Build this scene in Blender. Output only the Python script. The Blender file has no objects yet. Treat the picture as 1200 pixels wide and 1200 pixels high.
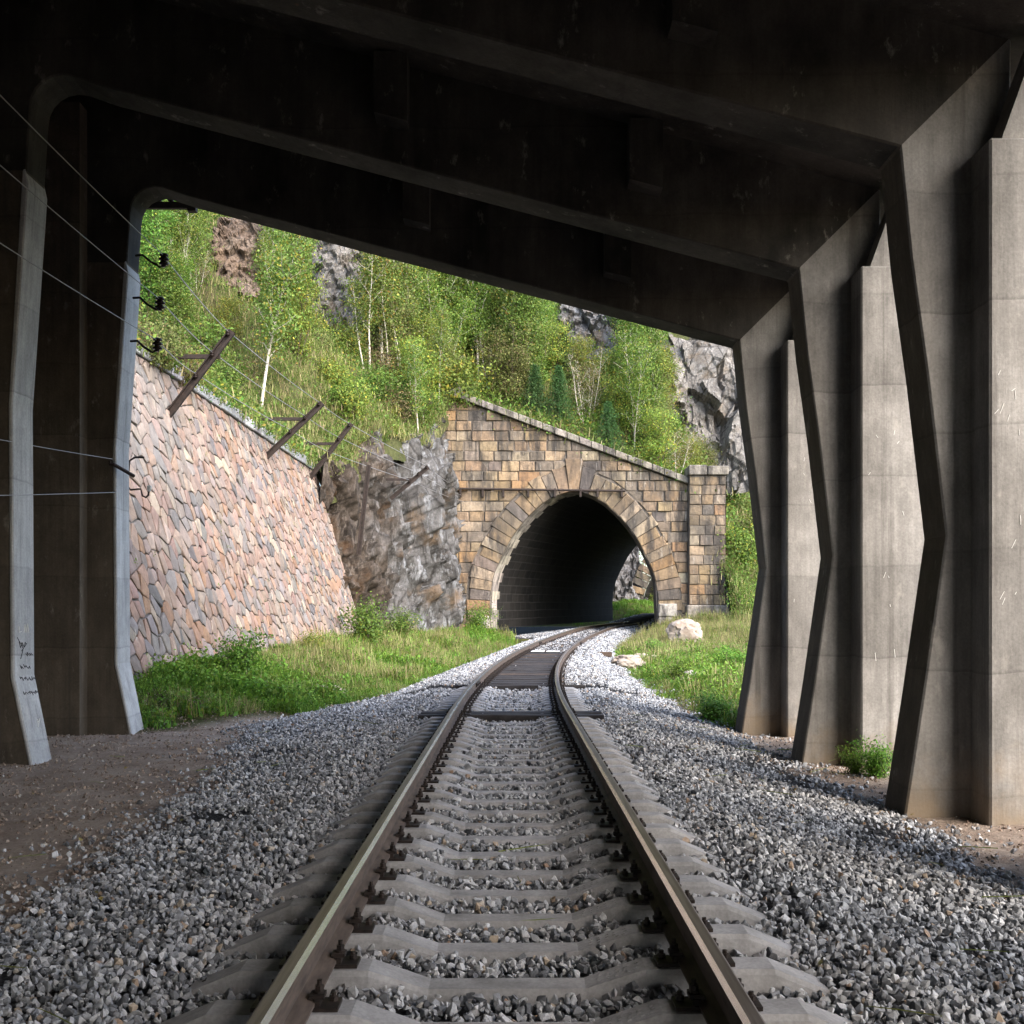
import bpy, bmesh, math, random
import numpy as np
from mathutils import Vector, Matrix, noise as mnoise

scene = bpy.context.scene
COL = scene.collection
R = math.radians

# ------------------------------------------------------------------ camera, sky, sun, exposure
CAMZ = 1.53
F = 1300.0            # focal length in pixels of the 1200 px photograph
HORIZON = 720.0
cam_d = bpy.data.cameras.new("camera")
cam = bpy.data.objects.new("camera", cam_d)
COL.objects.link(cam)
cam.location = (0, 0, CAMZ)
cam.rotation_euler = (R(90), 0, 0)
cam_d.sensor_width = 36.0
cam_d.lens = 36.0 * F / 1200.0
cam_d.shift_y = (HORIZON - 600.0) / 1200.0
cam_d.clip_start = 0.05
cam_d.clip_end = 3000
scene.camera = cam

SUN_EL, SUN_AZ = R(40), R(136)      # azimuth clockwise from +y (view direction)
world = bpy.data.worlds.new("World")
scene.world = world
world.use_nodes = True
wn = world.node_tree
sky = wn.nodes.new("ShaderNodeTexSky")
sky.sky_type = 'NISHITA'
sky.sun_disc = False
sky.sun_elevation = SUN_EL
sky.sun_rotation = SUN_AZ
sky.air_density = 1.0
sky.dust_density = 3.0
sky.ozone_density = 1.0
bg = wn.nodes["Background"]
bg.inputs["Strength"].default_value = 0.15
wn.links.new(sky.outputs[0], bg.inputs["Color"])

sun_d = bpy.data.lights.new("sun", 'SUN')
sun_d.energy = 0.6
sun_d.angle = R(60)
sun_d.color = (1.0, 0.97, 0.92)
sun = bpy.data.objects.new("sun", sun_d)
COL.objects.link(sun)
to_sun = Vector((math.sin(SUN_AZ) * math.cos(SUN_EL), math.cos(SUN_AZ) * math.cos(SUN_EL), math.sin(SUN_EL)))
sun.rotation_euler = to_sun.to_track_quat('Z', 'Y').to_euler()

vs = scene.view_settings
vs.view_transform = 'Standard'
vs.look = 'None'
vs.exposure = 2.22
vs.gamma = 1.0
vs.use_curve_mapping = False
scene.cycles.use_denoising = True
scene.cycles.max_bounces = 8
scene.cycles.diffuse_bounces = 5
scene.cycles.transparent_max_bounces = 4
scene.cycles.sample_clamp_indirect = 6.0

# ------------------------------------------------------------------ small helpers
rng = np.random.RandomState(7)
random.seed(7)

def PX(px, py, d):
    """a photograph pixel at distance d along the view axis"""
    return Vector(((px - 600.0) / F * d, d, CAMZ + (HORIZON - py) / F * d))

def sstep(a, b, x):
    t = min(1.0, max(0.0, (x - a) / (b - a)))
    return t * t * (3 - 2 * t)

def lerp(a, b, t):
    return a + (b - a) * t

def interp(tab, x):
    return float(np.interp(x, [t[0] for t in tab], [t[1] for t in tab]))

def tag(o, label=None, cat=None, group=None, kind=None):
    if label: o["label"] = label
    if cat: o["category"] = cat
    if group: o["group"] = group
    if kind: o["kind"] = kind
    return o

def link(name, me, mat=None, parent=None):
    o = bpy.data.objects.new(name, me)
    COL.objects.link(o)
    if mat is not None and not me.materials:
        me.materials.append(mat)
    if parent is not None:
        o.parent = parent
    return o

def empty(name, loc=(0, 0, 0), rz=0.0):
    o = bpy.data.objects.new(name, None)
    COL.objects.link(o)
    o.location = loc
    o.rotation_euler = (0, 0, rz)
    o.empty_display_size = 0.2
    return o

def fast_mesh(name, V, faces, cols=None, smooth=False):
    """V (n,3) array; faces (m,k) array of equal k"""
    V = np.asarray(V, dtype=np.float32)
    faces = np.asarray(faces, dtype=np.int32)
    m, k = faces.shape
    me = bpy.data.meshes.new(name)
    me.vertices.add(len(V))
    me.vertices.foreach_set("co", V.ravel())
    me.loops.add(m * k)
    me.loops.foreach_set("vertex_index", faces.ravel())
    me.polygons.add(m)
    me.polygons.foreach_set("loop_start", np.arange(0, m * k, k, dtype=np.int32))
    me.polygons.foreach_set("loop_total", np.full(m, k, dtype=np.int32))
    if smooth:
        me.polygons.foreach_set("use_smooth", np.ones(m, dtype=bool))
    me.update(calc_edges=True)
    if cols is not None:
        a = me.color_attributes.new("col", 'FLOAT_COLOR', 'POINT')
        c4 = np.ones((len(V), 4), dtype=np.float32)
        c4[:, :3] = cols
        a.data.foreach_set("color", c4.ravel())
    return me

class MB:
    """collects simple solids, builds one mesh"""
    def __init__(s):
        s.v, s.f, s.m, s.c = [], [], [], []
        s.col = None
    def add(s, verts, faces, mi=0):
        o = len(s.v)
        s.v += [tuple(p) for p in verts]
        s.f += [tuple(i + o for i in f) for f in faces]
        s.m += [mi] * len(faces)
        if s.col is not None:
            s.c += [s.col] * len(verts)
    def box(s, x0, x1, y0, y1, z0, z1, mi=0):
        s.add([(x0, y0, z0), (x1, y0, z0), (x1, y1, z0), (x0, y1, z0), (x0, y0, z1), (x1, y0, z1), (x1, y1, z1), (x0, y1, z1)],
              [(0, 3, 2, 1), (4, 5, 6, 7), (0, 1, 5, 4), (1, 2, 6, 5), (2, 3, 7, 6), (3, 0, 4, 7)], mi)
    def prism_y(s, poly, y0, y1, mi=0):
        """polygon of (x,z), counter-clockwise seen from -y, extruded along y"""
        n = len(poly)
        V = [(x, y0, z) for x, z in poly] + [(x, y1, z) for x, z in poly]
        Fc = [tuple(range(n)), tuple(range(2 * n - 1, n - 1, -1))]
        Fc += [(i, i + n, (i + 1) % n + n, (i + 1) % n) for i in range(n)]
        s.add(V, Fc, mi)
    def tube(s, pts, rad, n=6, cap=True, mi=0):
        pts = [Vector(p) for p in pts]
        if not hasattr(rad, '__len__'):
            rad = [rad] * len(pts)
        V, Fc = [], []
        prev = None
        for i, p in enumerate(pts):
            d = (pts[min(i + 1, len(pts) - 1)] - pts[max(i - 1, 0)])
            if d.length < 1e-9: d = Vector((0, 0, 1))
            d.normalize()
            if prev is None:
                a = d.orthogonal().normalized()
            else:
                a = (prev - d * prev.dot(d))
                a = a.normalized() if a.length > 1e-6 else d.orthogonal().normalized()
            prev = a
            b = d.cross(a)
            for k in range(n):
                t = 2 * math.pi * k / n
                V.append(p + (a * math.cos(t) + b * math.sin(t)) * rad[i])
        for i in range(len(pts) - 1):
            for k in range(n):
                k2 = (k + 1) % n
                Fc.append((i * n + k, i * n + k2, (i + 1) * n + k2, (i + 1) * n + k))
        if cap:
            Fc.append(tuple(range(n - 1, -1, -1)))
            Fc.append(tuple(range((len(pts) - 1) * n, len(pts) * n)))
        s.add(V, Fc, mi)
    def mesh(s, name, smooth=False):
        me = bpy.data.meshes.new(name)
        me.from_pydata(s.v, [], s.f)
        if any(s.m):
            me.polygons.foreach_set("material_index", s.m)
        if smooth:
            me.polygons.foreach_set("use_smooth", [True] * len(s.f))
        me.update()
        if s.c:
            a = me.color_attributes.new("col", 'FLOAT_COLOR', 'POINT')
            a.data.foreach_set("color", [k for c in s.c for k in (c[0], c[1], c[2], 1.0)])
        return me
    def build(s, name, mat, parent=None, smooth=False):
        me = s.mesh(name, smooth)
        if isinstance(mat, (list, tuple)):
            for m_ in mat: me.materials.append(m_)
            return link(name, me, None, parent)
        return link(name, me, mat, parent)

# ------------------------------------------------------------------ materials
class NT:
    def __init__(s, name):
        s.mat = bpy.data.materials.new(name)
        s.mat.use_nodes = True
        s.t = s.mat.node_tree
        s.b = s.t.nodes["Principled BSDF"]
        s.out = s.t.nodes["Material Output"]
        s.b.inputs["Roughness"].default_value = 0.85
        s.b.inputs["Specular IOR Level"].default_value = 0.3
    def n(s, typ, **kw):
        o = s.t.nodes.new(typ)
        for k, v in kw.items(): setattr(o, k, v)
        return o
    def l(s, a, b): s.t.links.new(a, b)
    def pos(s, scale=(1, 1, 1), obj=False, rot=(0, 0, 0)):
        g = s.n("ShaderNodeTexCoord").outputs["Object"] if obj else s.n("ShaderNodeNewGeometry").outputs["Position"]
        m = s.n("ShaderNodeMapping")
        m.inputs["Scale"].default_value = scale
        m.inputs["Rotation"].default_value = rot
        s.l(g, m.inputs["Vector"])
        return m.outputs[0]
    def noise(s, vec, scale=5, detail=4, rough=0.55, dist=0.0):
        n_ = s.n("ShaderNodeTexNoise")
        n_.inputs["Scale"].default_value = scale
        n_.inputs["Detail"].default_value = detail
        n_.inputs["Roughness"].default_value = rough
        n_.inputs["Distortion"].default_value = dist
        if vec is not None: s.l(vec, n_.inputs["Vector"])
        return n_.outputs["Fac"]
    def ramp(s, fac, stops):
        r = s.n("ShaderNodeValToRGB")
        e = r.color_ramp.elements
        while len(e) < len(stops): e.new(0.5)
        for k, (p, c) in enumerate(stops):
            e[k].position = p
            e[k].color = (c[0], c[1], c[2], 1) if hasattr(c, '__len__') else (c, c, c, 1)
        s.l(fac, r.inputs["Fac"])
        return r.outputs["Color"]
    def mix(s, fac, a, b, mode='MIX'):
        m = s.n("ShaderNodeMix", data_type='RGBA', blend_type=mode)
        for inp, val in ((m.inputs[0], fac), (m.inputs[6], a), (m.inputs[7], b)):
            if hasattr(val, 'is_linked'): s.l(val, inp)
            elif hasattr(val, '__len__'): inp.default_value = (*val, 1)
            else: inp.default_value = val
        return m.outputs[2]
    def attr(s, name):
        a = s.n("ShaderNodeAttribute")
        a.attribute_name = name
        return a.outputs["Color"]
    def rand(s):
        return s.n("ShaderNodeObjectInfo").outputs["Random"]
    def base(s, c):
        if hasattr(c, 'is_linked'): s.l(c, s.b.inputs["Base Color"])
        else: s.b.inputs["Base Color"].default_value = (*c, 1)
    def bump(s, h, strength=0.4, dist=0.02):
        b_ = s.n("ShaderNodeBump")
        b_.inputs["Strength"].default_value = strength
        b_.inputs["Distance"].default_value = dist
        s.l(h, b_.inputs["Height"])
        s.l(b_.outputs[0], s.b.inputs["Normal"])
    def math(s, op, a, b=0.0):
        m = s.n("ShaderNodeMath", operation=op)
        for inp, val in ((m.inputs[0], a), (m.inputs[1], b)):
            if hasattr(val, 'is_linked'): s.l(val, inp)
            else: inp.default_value = val
        return m.outputs[0]

def concrete(name, light, dark, stain=None, board=True):
    t = NT(name)
    big = t.noise(t.pos((0.7, 0.7, 0.5)), 1.6, 5, 0.6)
    c = t.ramp(big, [(0.32, dark), (0.68, light)])
    streak = t.noise(t.pos((6, 6, 0.3)), 2.2, 6, 0.65)
    c = t.mix(0.38, c, t.ramp(streak, [(0.3, 0.45), (0.62, 1.1)]), 'MULTIPLY')
    blot = t.noise(t.pos((1, 1, 0.6)), 4.5, 6, 0.7)
    c = t.mix(0.6, c, t.ramp(blot, [(0.3, 0.6), (0.68, 1.2)]), 'MULTIPLY')
    fine = t.noise(t.pos(), 38, 4, 0.6)
    c = t.mix(0.45, c, t.ramp(fine, [(0.3, 0.6), (0.7, 1.2)]), 'MULTIPLY')
    # horizontal pour lines every metre or so, uneven in tone
    sep = t.n("ShaderNodeSeparateXYZ")
    t.l(t.pos(), sep.inputs[0])
    wob = t.math('ADD', sep.outputs[2], t.math('MULTIPLY', t.noise(t.pos((1, 1, 0.1)), 1.3, 2), 0.12))
    lift = t.math('FRACT', t.math('MULTIPLY', wob, 0.93))
    line = t.ramp(lift, [(0.0, 0.55), (0.012, 0.62), (0.03, 1.0), (1.0, 1.0)])
    c = t.mix(0.5, c, line, 'MULTIPLY')
    lot = t.n("ShaderNodeTexWhiteNoise", noise_dimensions='1D')
    t.l(t.math('FLOOR', t.math('MULTIPLY', wob, 0.93)), lot.inputs["W"])
    c = t.mix(0.6, c, t.ramp(lot.outputs["Value"], [(0, 0.78), (1, 1.12)]), 'MULTIPLY')
    pale = t.noise(t.pos((1.5, 1.5, 0.8)), 2.7, 6, 0.72)
    c = t.mix(t.math('MULTIPLY', t.ramp(pale, [(0.60, 0), (0.74, 1)]), 0.45), c, (0.42, 0.40, 0.36))
    runs = t.noise(t.pos((3.2, 3.2, 0.12)), 1.7, 5, 0.6)
    c = t.mix(t.math('MULTIPLY', t.ramp(runs, [(0.56, 0), (0.70, 1)]), 0.5), c, (0.055, 0.05, 0.045))
    rst = t.noise(t.pos((2, 2, 0.7)), 2.1, 6, 0.7)
    c = t.mix(t.math('MULTIPLY', t.ramp(rst, [(0.68, 0), (0.76, 1)]), 0.55), c, (0.20, 0.105, 0.05))
    if stain:
        hz = t.math('ADD', sep.outputs[2], t.math('MULTIPLY', t.noise(t.pos(), 2.2, 4, 0.6), 1.6))
        c = t.mix(t.math('MULTIPLY', t.ramp(hz, [(0.35, 1), (1.0, 0)]), 0.65), c, stain)
    t.base(c)
    t.b.inputs["Roughness"].default_value = 0.9
    h = t.mix(0.5, t.noise(t.pos((14, 14, 1.2)), 3, 3), fine)
    t.bump(h, 0.35, 0.012)
    return t.mat

M = {}
M['concrete'] = concrete('concrete', (0.31, 0.30, 0.283), (0.17, 0.162, 0.15), (0.25, 0.185, 0.115))
M['jacket'] = concrete('jacket_concrete', (0.52, 0.53, 0.54), (0.40, 0.41, 0.42))  # paler than the legs, daylight on the track-side strips painted into the colour
M['shaded'] = concrete('shaded_concrete', (0.135, 0.115, 0.092), (0.075, 0.063, 0.05))  # darker copy of the concrete, shade painted in on the hill side
M['blackish'] = concrete('blackish_concrete', (0.075, 0.068, 0.06), (0.016, 0.015, 0.013))  # near-black concrete for beams, stiffeners and roof slab

t = NT('sleeper_concrete')
c = t.ramp(t.noise(t.pos((1, 1, 1)), 5, 5, 0.6), [(0.3, (0.24, 0.24, 0.24)), (0.7, (0.42, 0.42, 0.43))])
c = t.mix(0.5, c, t.ramp(t.noise(t.pos(), 60, 3), [(0.3, 0.65), (0.7, 1.15)]), 'MULTIPLY')
c = t.mix(0.35, c, t.ramp(t.rand(), [(0, (0.75, 0.72, 0.68)), (1, (1.1, 1.1, 1.12))]), 'MULTIPLY')
t.base(c); t.bump(t.noise(t.pos(), 45, 4), 0.3, 0.006)
M['sleeper'] = t.mat

t = NT('tarred_timber')
c = t.ramp(t.noise(t.pos((2, 14, 3)), 3, 5, 0.65), [(0.3, (0.012, 0.011, 0.012)), (0.7, (0.05, 0.046, 0.046))])
c = t.mix(t.ramp(t.rand(), [(0.8, 0.0), (1.0, 0.5)]), c, (0.14, 0.09, 0.055))
t.base(c); t.bump(t.noise(t.pos((2, 18, 3)), 6, 4), 0.5, 0.01)
M['timber'] = t.mat

t = NT('rail_rust')
c = t.ramp(t.noise(t.pos((4, 0.8, 4)), 6, 5, 0.6), [(0.3, (0.06, 0.048, 0.042)), (0.7, (0.15, 0.115, 0.095))])
t.base(c); t.b.inputs["Roughness"].default_value = 0.72; t.b.inputs["Metallic"].default_value = 0.25
t.bump(t.noise(t.pos(), 60, 3), 0.2, 0.003)
M['rail_rust'] = t.mat
t = NT('rail_head')
c = t.ramp(t.noise(t.pos((10, 0.35, 4)), 5, 5, 0.6), [(0.35, (0.115, 0.095, 0.085)), (0.65, (0.21, 0.185, 0.17))])
t.base(c); t.b.inputs["Roughness"].default_value = 0.42; t.b.inputs["Metallic"].default_value = 0.55
M['rail_head'] = t.mat
t = NT('rail_polish')
t.base(t.ramp(t.noise(t.pos((10, 0.5, 4)), 6, 3), [(0.3, (0.62, 0.62, 0.60)), (0.7, (0.8, 0.8, 0.78))]))
t.b.inputs["Roughness"].default_value = 0.25; t.b.inputs["Metallic"].default_value = 0.95
M['rail_polish'] = t.mat
t = NT('fastening_iron')
t.base(t.ramp(t.noise(t.pos(), 25, 4), [(0.3, (0.014, 0.012, 0.012)), (0.7, (0.05, 0.038, 0.033))]))
t.b.inputs["Roughness"].default_value = 0.6; t.b.inputs["Metallic"].default_value = 0.4
M['iron'] = t.mat
t = NT('rusty_steel')
t.base(t.ramp(t.noise(t.pos(), 9, 5, 0.65), [(0.3, (0.015, 0.012, 0.011)), (0.7, (0.05, 0.035, 0.029))]))
t.b.inputs["Roughness"].default_value = 0.75
M['steel'] = t.mat
t = NT('wire_metal'); t.base((0.30, 0.30, 0.31)); t.b.inputs["Metallic"].default_value = 0.5; t.b.inputs["Roughness"].default_value = 0.5
M['wire'] = t.mat
t = NT('insulator_glaze'); t.base((0.022, 0.014, 0.012)); t.b.inputs["Roughness"].default_value = 0.2
M['insulator'] = t.mat
t = NT('white_paint'); t.base((0.7, 0.7, 0.68)); M['white'] = t.mat
t = NT('black_marker'); t.base((0.03, 0.03, 0.04)); M['marker'] = t.mat

t = NT('ballast_stone')
c = t.ramp(t.rand(), [(0.0, (0.07, 0.074, 0.082)), (0.3, (0.22, 0.231, 0.247)), (0.62, (0.38, 0.394, 0.413)), (0.95, (0.55, 0.56, 0.575)), (0.97, (0.42, 0.36, 0.28)), (1.0, (0.30, 0.20, 0.14))])
c = t.mix(0.5, c, t.ramp(t.noise(t.pos(obj=True), 3.0, 5, 0.65), [(0.3, 0.5), (0.7, 1.3)]), 'MULTIPLY')
ta = t.n("ShaderNodeAttribute", attribute_type='INSTANCER'); ta.attribute_name = "tint"
c = t.mix(t.math('MULTIPLY', ta.outputs["Fac"], .8), c, (0.085, 0.06, 0.045))
t.base(c); t.b.inputs["Roughness"].default_value = 0.75
t.bump(t.noise(t.pos(), 70, 3), 0.25, 0.004)
M['ballast'] = t.mat

t = NT('ground_soil')
zone = t.attr("col")
soil = t.ramp(t.noise(t.pos(), 1.4, 6, 0.65), [(0.3, (0.31, 0.235, 0.185)), (0.55, (0.48, 0.39, 0.32)), (0.75, (0.56, 0.48, 0.41))])
soil = t.mix(0.6, soil, t.ramp(t.noise(t.pos(), 26, 5, 0.7), [(0.3, 0.5), (0.68, 1.25)]), 'MULTIPLY')
bal = t.ramp(t.noise(t.pos(), 30, 4, 0.7), [(0.3, (0.02, 0.02, 0.022)), (0.7, (0.10, 0.10, 0.105))])
gr = t.ramp(t.noise(t.pos(), 2.5, 5, 0.65), [(0.3, (0.035, 0.048, 0.015)), (0.7, (0.10, 0.10, 0.035))])
sp = t.n("ShaderNodeSeparateColor"); t.l(zone, sp.inputs[0])
c = t.mix(sp.outputs[0], soil, bal)
c = t.mix(sp.outputs[1], c, gr)
t.base(c); t.b.inputs["Roughness"].default_value = 0.95
t.bump(t.noise(t.pos((1, 1, 1)), 9, 8, 0.75), 1.0, 0.12)
t.b.inputs["Specular IOR Level"].default_value = 0.04
M['ground'] = t.mat

t = NT('hill_soil')
c = t.ramp(t.noise(t.pos(), 0.5, 6, 0.65), [(0.28, (0.075, 0.055, 0.034)), (0.45, (0.06, 0.072, 0.022)), (0.6, (0.10, 0.105, 0.04)), (0.78, (0.15, 0.125, 0.075))])
c = t.mix(0.6, c, t.ramp(t.noise(t.pos(), 7, 5, 0.7), [(0.3, 0.5), (0.7, 1.3)]), 'MULTIPLY')
t.base(c); t.b.inputs["Roughness"].default_value = 0.95
t.bump(t.noise(t.pos(), 4, 6, 0.7), 0.9, 0.25)
M['hill'] = t.mat

def rock_mat(name, light, mid, dark, warm, streak):
    t = NT(name)
    n1 = t.noise(t.pos((1, 1, 0.55)), 0.9, 8, 0.68, 0.6)
    c = t.ramp(n1, [(0.28, dark), (0.45, mid), (0.62, light), (0.8, warm)])
    if streak:
        st = t.noise(t.pos((2.4, 2.4, 0.5), rot=(.25, .12, 0)), 1.5, 8, 0.75)
        c = t.mix(t.math('MULTIPLY', t.ramp(st, [(0.52, 0), (0.62, 1)]), 0.7), c, streak)
    vo = t.n("ShaderNodeTexVoronoi", feature='DISTANCE_TO_EDGE'); vo.inputs["Scale"].default_value = 1.1
    vp = t.n("ShaderNodeVectorMath", operation='ADD'); nz_ = t.n("ShaderNodeTexNoise"); nz_.inputs["Scale"].default_value = 1.6; nz_.inputs["Detail"].default_value = 5
    t.l(t.pos((1, 1, .5)), vp.inputs[0]); t.l(nz_.outputs["Color"], vp.inputs[1]); t.l(vp.outputs[0], vo.inputs["Vector"])
    c = t.mix(t.math('MULTIPLY', t.ramp(vo.outputs["Distance"], [(0.0, 1), (0.06, 0)]), 0.75), c, (0.035, 0.032, 0.03))
    wrm = t.noise(t.pos(), 0.55, 5, 0.6)
    c = t.mix(t.math('MULTIPLY', t.ramp(wrm, [(0.56, 0), (0.68, 1)]), 0.75), c, warm)
    c = t.mix(0.7, c, t.ramp(t.noise(t.pos(), 6, 7, 0.72), [(0.3, 0.35), (0.66, 1.3)]), 'MULTIPLY')
    t.base(c); t.b.inputs["Roughness"].default_value = 0.9
    t.bump(t.noise(t.pos(), 3.5, 10, 0.78), 1.0, 0.22)
    return t.mat
def crag_mat():
    a = rock_mat('crag_rock_face', (0.21, 0.208, 0.21), (0.10, 0.096, 0.092), (0.022, 0.02, 0.019), (0.19, 0.13, 0.08), (0.40, 0.42, 0.45))
    nt = a.node_tree; b = nt.nodes["Principled BSDF"]
    src = b.inputs["Base Color"].links[0].from_socket
    g_ = nt.nodes.new("ShaderNodeNewGeometry"); sp_ = nt.nodes.new("ShaderNodeSeparateXYZ"); nt.links.new(g_.outputs["Position"], sp_.inputs[0])
    no = nt.nodes.new("ShaderNodeTexNoise"); no.inputs["Scale"].default_value = .7; no.inputs["Detail"].default_value = 5; nt.links.new(g_.outputs["Position"], no.inputs["Vector"])
    ad = nt.nodes.new("ShaderNodeMath"); ad.operation = 'MULTIPLY_ADD'; nt.links.new(no.outputs["Fac"], ad.inputs[0]); ad.inputs[1].default_value = 9.0; nt.links.new(sp_.outputs[1], ad.inputs[2])
    mr = nt.nodes.new("ShaderNodeMapRange"); nt.links.new(ad.outputs[0], mr.inputs[0]); mr.inputs[1].default_value = 49.5; mr.inputs[2].default_value = 52.5; mr.inputs[3].default_value = 1.0; mr.inputs[4].default_value = 0.0
    mx = nt.nodes.new("ShaderNodeMix"); mx.data_type = 'RGBA'; mx.blend_type = 'MULTIPLY'
    nt.links.new(mr.outputs[0], mx.inputs[0]); nt.links.new(src, mx.inputs[6]); mx.inputs[7].default_value = (0.62, 0.50, 0.40, 1)
    nt.links.new(mx.outputs[2], b.inputs["Base Color"])
    return a
M['crag_face'] = crag_mat()
M['crag'] = rock_mat('crag_rock', (0.25, 0.25, 0.26), (0.14, 0.135, 0.135), (0.04, 0.037, 0.035), (0.19, 0.14, 0.095), (0.33, 0.345, 0.37))
M['cliff'] = rock_mat('cliff_rock', (0.29, 0.275, 0.255), (0.18, 0.168, 0.155), (0.06, 0.056, 0.052), (0.23, 0.18, 0.13), (0.34, 0.33, 0.315))
M['brown_rock'] = rock_mat('brown_rock', (0.28, 0.22, 0.175), (0.18, 0.13, 0.10), (0.06, 0.045, 0.036), (0.27, 0.19, 0.13), None)

def stone_mat(name, k=1.0, dirt=(0.05, 0.046, 0.044), dirt_amt=0.75, lo=0.55, hi=0.68, bump=.03):
    t = NT(name)
    c = t.attr("col")
    c = t.mix(0.75, c, t.ramp(t.noise(t.pos(), 5, 6, 0.68), [(0.28, 0.55), (0.7, 1.25)]), 'MULTIPLY')
    run = t.noise(t.pos((1.6, 1.6, 0.28)), 1.3, 6, 0.68)
    c = t.mix(t.math('MULTIPLY', t.ramp(run, [(lo, 0), (hi, 1)]), dirt_amt), c, dirt)
    if bump > .05:
        big = t.noise(t.pos((1, 1, .6)), .42, 6, .7, .8)
        c = t.mix(t.math('MULTIPLY', t.ramp(big, [(0.46, 0), (0.60, 1)]), 0.62), c, (0.075, 0.068, 0.062))
    wh = t.noise(t.pos((5, 5, 0.5)), 1.4, 5, 0.65)
    c = t.mix(t.math('MULTIPLY', t.ramp(wh, [(0.62, 0), (0.72, 1)]), 0.5), c, (0.6, 0.56, 0.5))
    t.base(c); t.b.inputs["Roughness"].default_value = 0.9
    t.bump(t.noise(t.pos(), 7, 8, 0.72), 0.8, bump)
    return t.mat
M['ashlar'] = stone_mat('sandstone_block', dirt=(0.04, 0.037, 0.036), dirt_amt=0.88, lo=0.46, hi=0.62, bump=.09)
M['rubble'] = stone_mat('rubble_stone', dirt=(0.12, 0.115, 0.115), dirt_amt=0.6, lo=0.52, hi=0.68)
def plain(name, a, b, scale=8, rough=0.9):
    t = NT(name)
    t.base(t.ramp(t.noise(t.pos(), scale, 6, 0.65), [(0.3, a), (0.7, b)]))
    t.b.inputs["Roughness"].default_value = rough
    t.bump(t.noise(t.pos(), scale * 3, 4), 0.5, 0.02)
    return t.mat
M['mortar'] = plain('mortar', (0.07, 0.062, 0.055), (0.19, 0.165, 0.14))
M['mortar_pale'] = plain('mortar_pale', (0.045, 0.042, 0.04), (0.15, 0.14, 0.13))
M['boulder'] = plain('boulder', (0.20, 0.15, 0.11), (0.44, 0.39, 0.34), 2.5)
# near-black lining blocks of the tunnel
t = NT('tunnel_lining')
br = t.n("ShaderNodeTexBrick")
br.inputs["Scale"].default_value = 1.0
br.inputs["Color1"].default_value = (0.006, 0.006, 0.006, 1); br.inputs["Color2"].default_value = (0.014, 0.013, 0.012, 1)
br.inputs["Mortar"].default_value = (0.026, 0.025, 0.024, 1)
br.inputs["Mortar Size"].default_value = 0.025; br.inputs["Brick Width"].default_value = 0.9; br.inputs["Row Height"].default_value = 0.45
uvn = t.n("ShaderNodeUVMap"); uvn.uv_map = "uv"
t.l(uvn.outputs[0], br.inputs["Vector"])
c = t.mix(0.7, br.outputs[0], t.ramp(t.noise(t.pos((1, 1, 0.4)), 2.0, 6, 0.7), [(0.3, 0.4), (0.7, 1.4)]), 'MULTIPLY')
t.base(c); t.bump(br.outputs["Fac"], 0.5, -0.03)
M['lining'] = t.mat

def leaf_mat(name, trans=0.35):
    t = NT(name)
    c = t.attr("col")
    hs = t.n("ShaderNodeHueSaturation")
    t.l(c, hs.inputs["Color"])
    t.l(t.math('ADD', t.math('MULTIPLY', t.rand(), 0.035), 0.4825), hs.inputs["Hue"])
    t.l(t.math('ADD', t.math('MULTIPLY', t.rand(), 0.38), 0.72), hs.inputs["Value"])
    t.base(hs.outputs[0])
    t.b.inputs["Roughness"].default_value = 0.6
    tr = t.n("ShaderNodeBsdfTranslucent")
    t.l(hs.outputs[0], tr.inputs[0])
    mx = t.n("ShaderNodeMixShader"); mx.inputs[0].default_value = trans
    t.l(t.b.outputs[0], mx.inputs[1]); t.l(tr.outputs[0], mx.inputs[2]); t.l(mx.outputs[0], t.out.inputs[0])
    return t.mat
M['leaf'] = leaf_mat('leaves')
t = NT('birch_bark')
c = t.ramp(t.noise(t.pos((3, 3, 9)), 2.5, 4, 0.7), [(0.34, (0.09, 0.075, 0.06)), (0.45, (0.55, 0.50, 0.43)), (1, (0.68, 0.64, 0.58))])
t.base(c); M['birch'] = t.mat
M['bark'] = plain('bark', (0.05, 0.036, 0.026), (0.15, 0.115, 0.085), 9)

# ------------------------------------------------------------------ lie of the land
def rise(y):
    if y < 15: return 0.0
    return 0.62 * ((min(y, 58.0) - 15) / 43.0) ** 2 + max(0.0, y - 58) * 0.011

def xc(y):                                   # track centre line
    return -0.02 + max(0.0, y - 15.1) ** 2 / 423.0

UL = [(-30, 3.3), (4, 3.0), (8, 3.0), (13, 3.4), (18, 4.3), (21, 3.6), (24, 2.8), (40, 2.3), (56, 2.1), (58.5, 4.4), (80, 4.4), (84, 2.1), (110, 2.1)]
UR = [(-30, 3.5), (8, 3.5), (17, 3.35), (24, 3.0), (33, 2.6), (45, 2.0), (60, 2.1), (110, 2.1)]

def wall_t(y): return (y - 19.0) / 23.0
def wall_foot(y): t_ = wall_t(y); return (-6.95 + 1.30 * t_, 0.25 + 0.47 * t_)
def wall_top(y): t_ = wall_t(y); return (-8.75 + 1.35 * t_, 7.50 - 0.64 * t_)

def n3(x, y, z=0.0, s=1.0):
    return mnoise.noise(Vector((x * s, y * s, z)))

def edge_wob(y, k):
    return 0.25 * n3(0.0, y, 3.1 + k, 0.7) + 0.16 * n3(0.0, y, 9.1 + k, 2.3)

def in_ballast(x, y):
    u = x - xc(y)
    return -(interp(UL, y) + edge_wob(y, 0)) < u < interp(UR, y) + edge_wob(y, 5)

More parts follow.
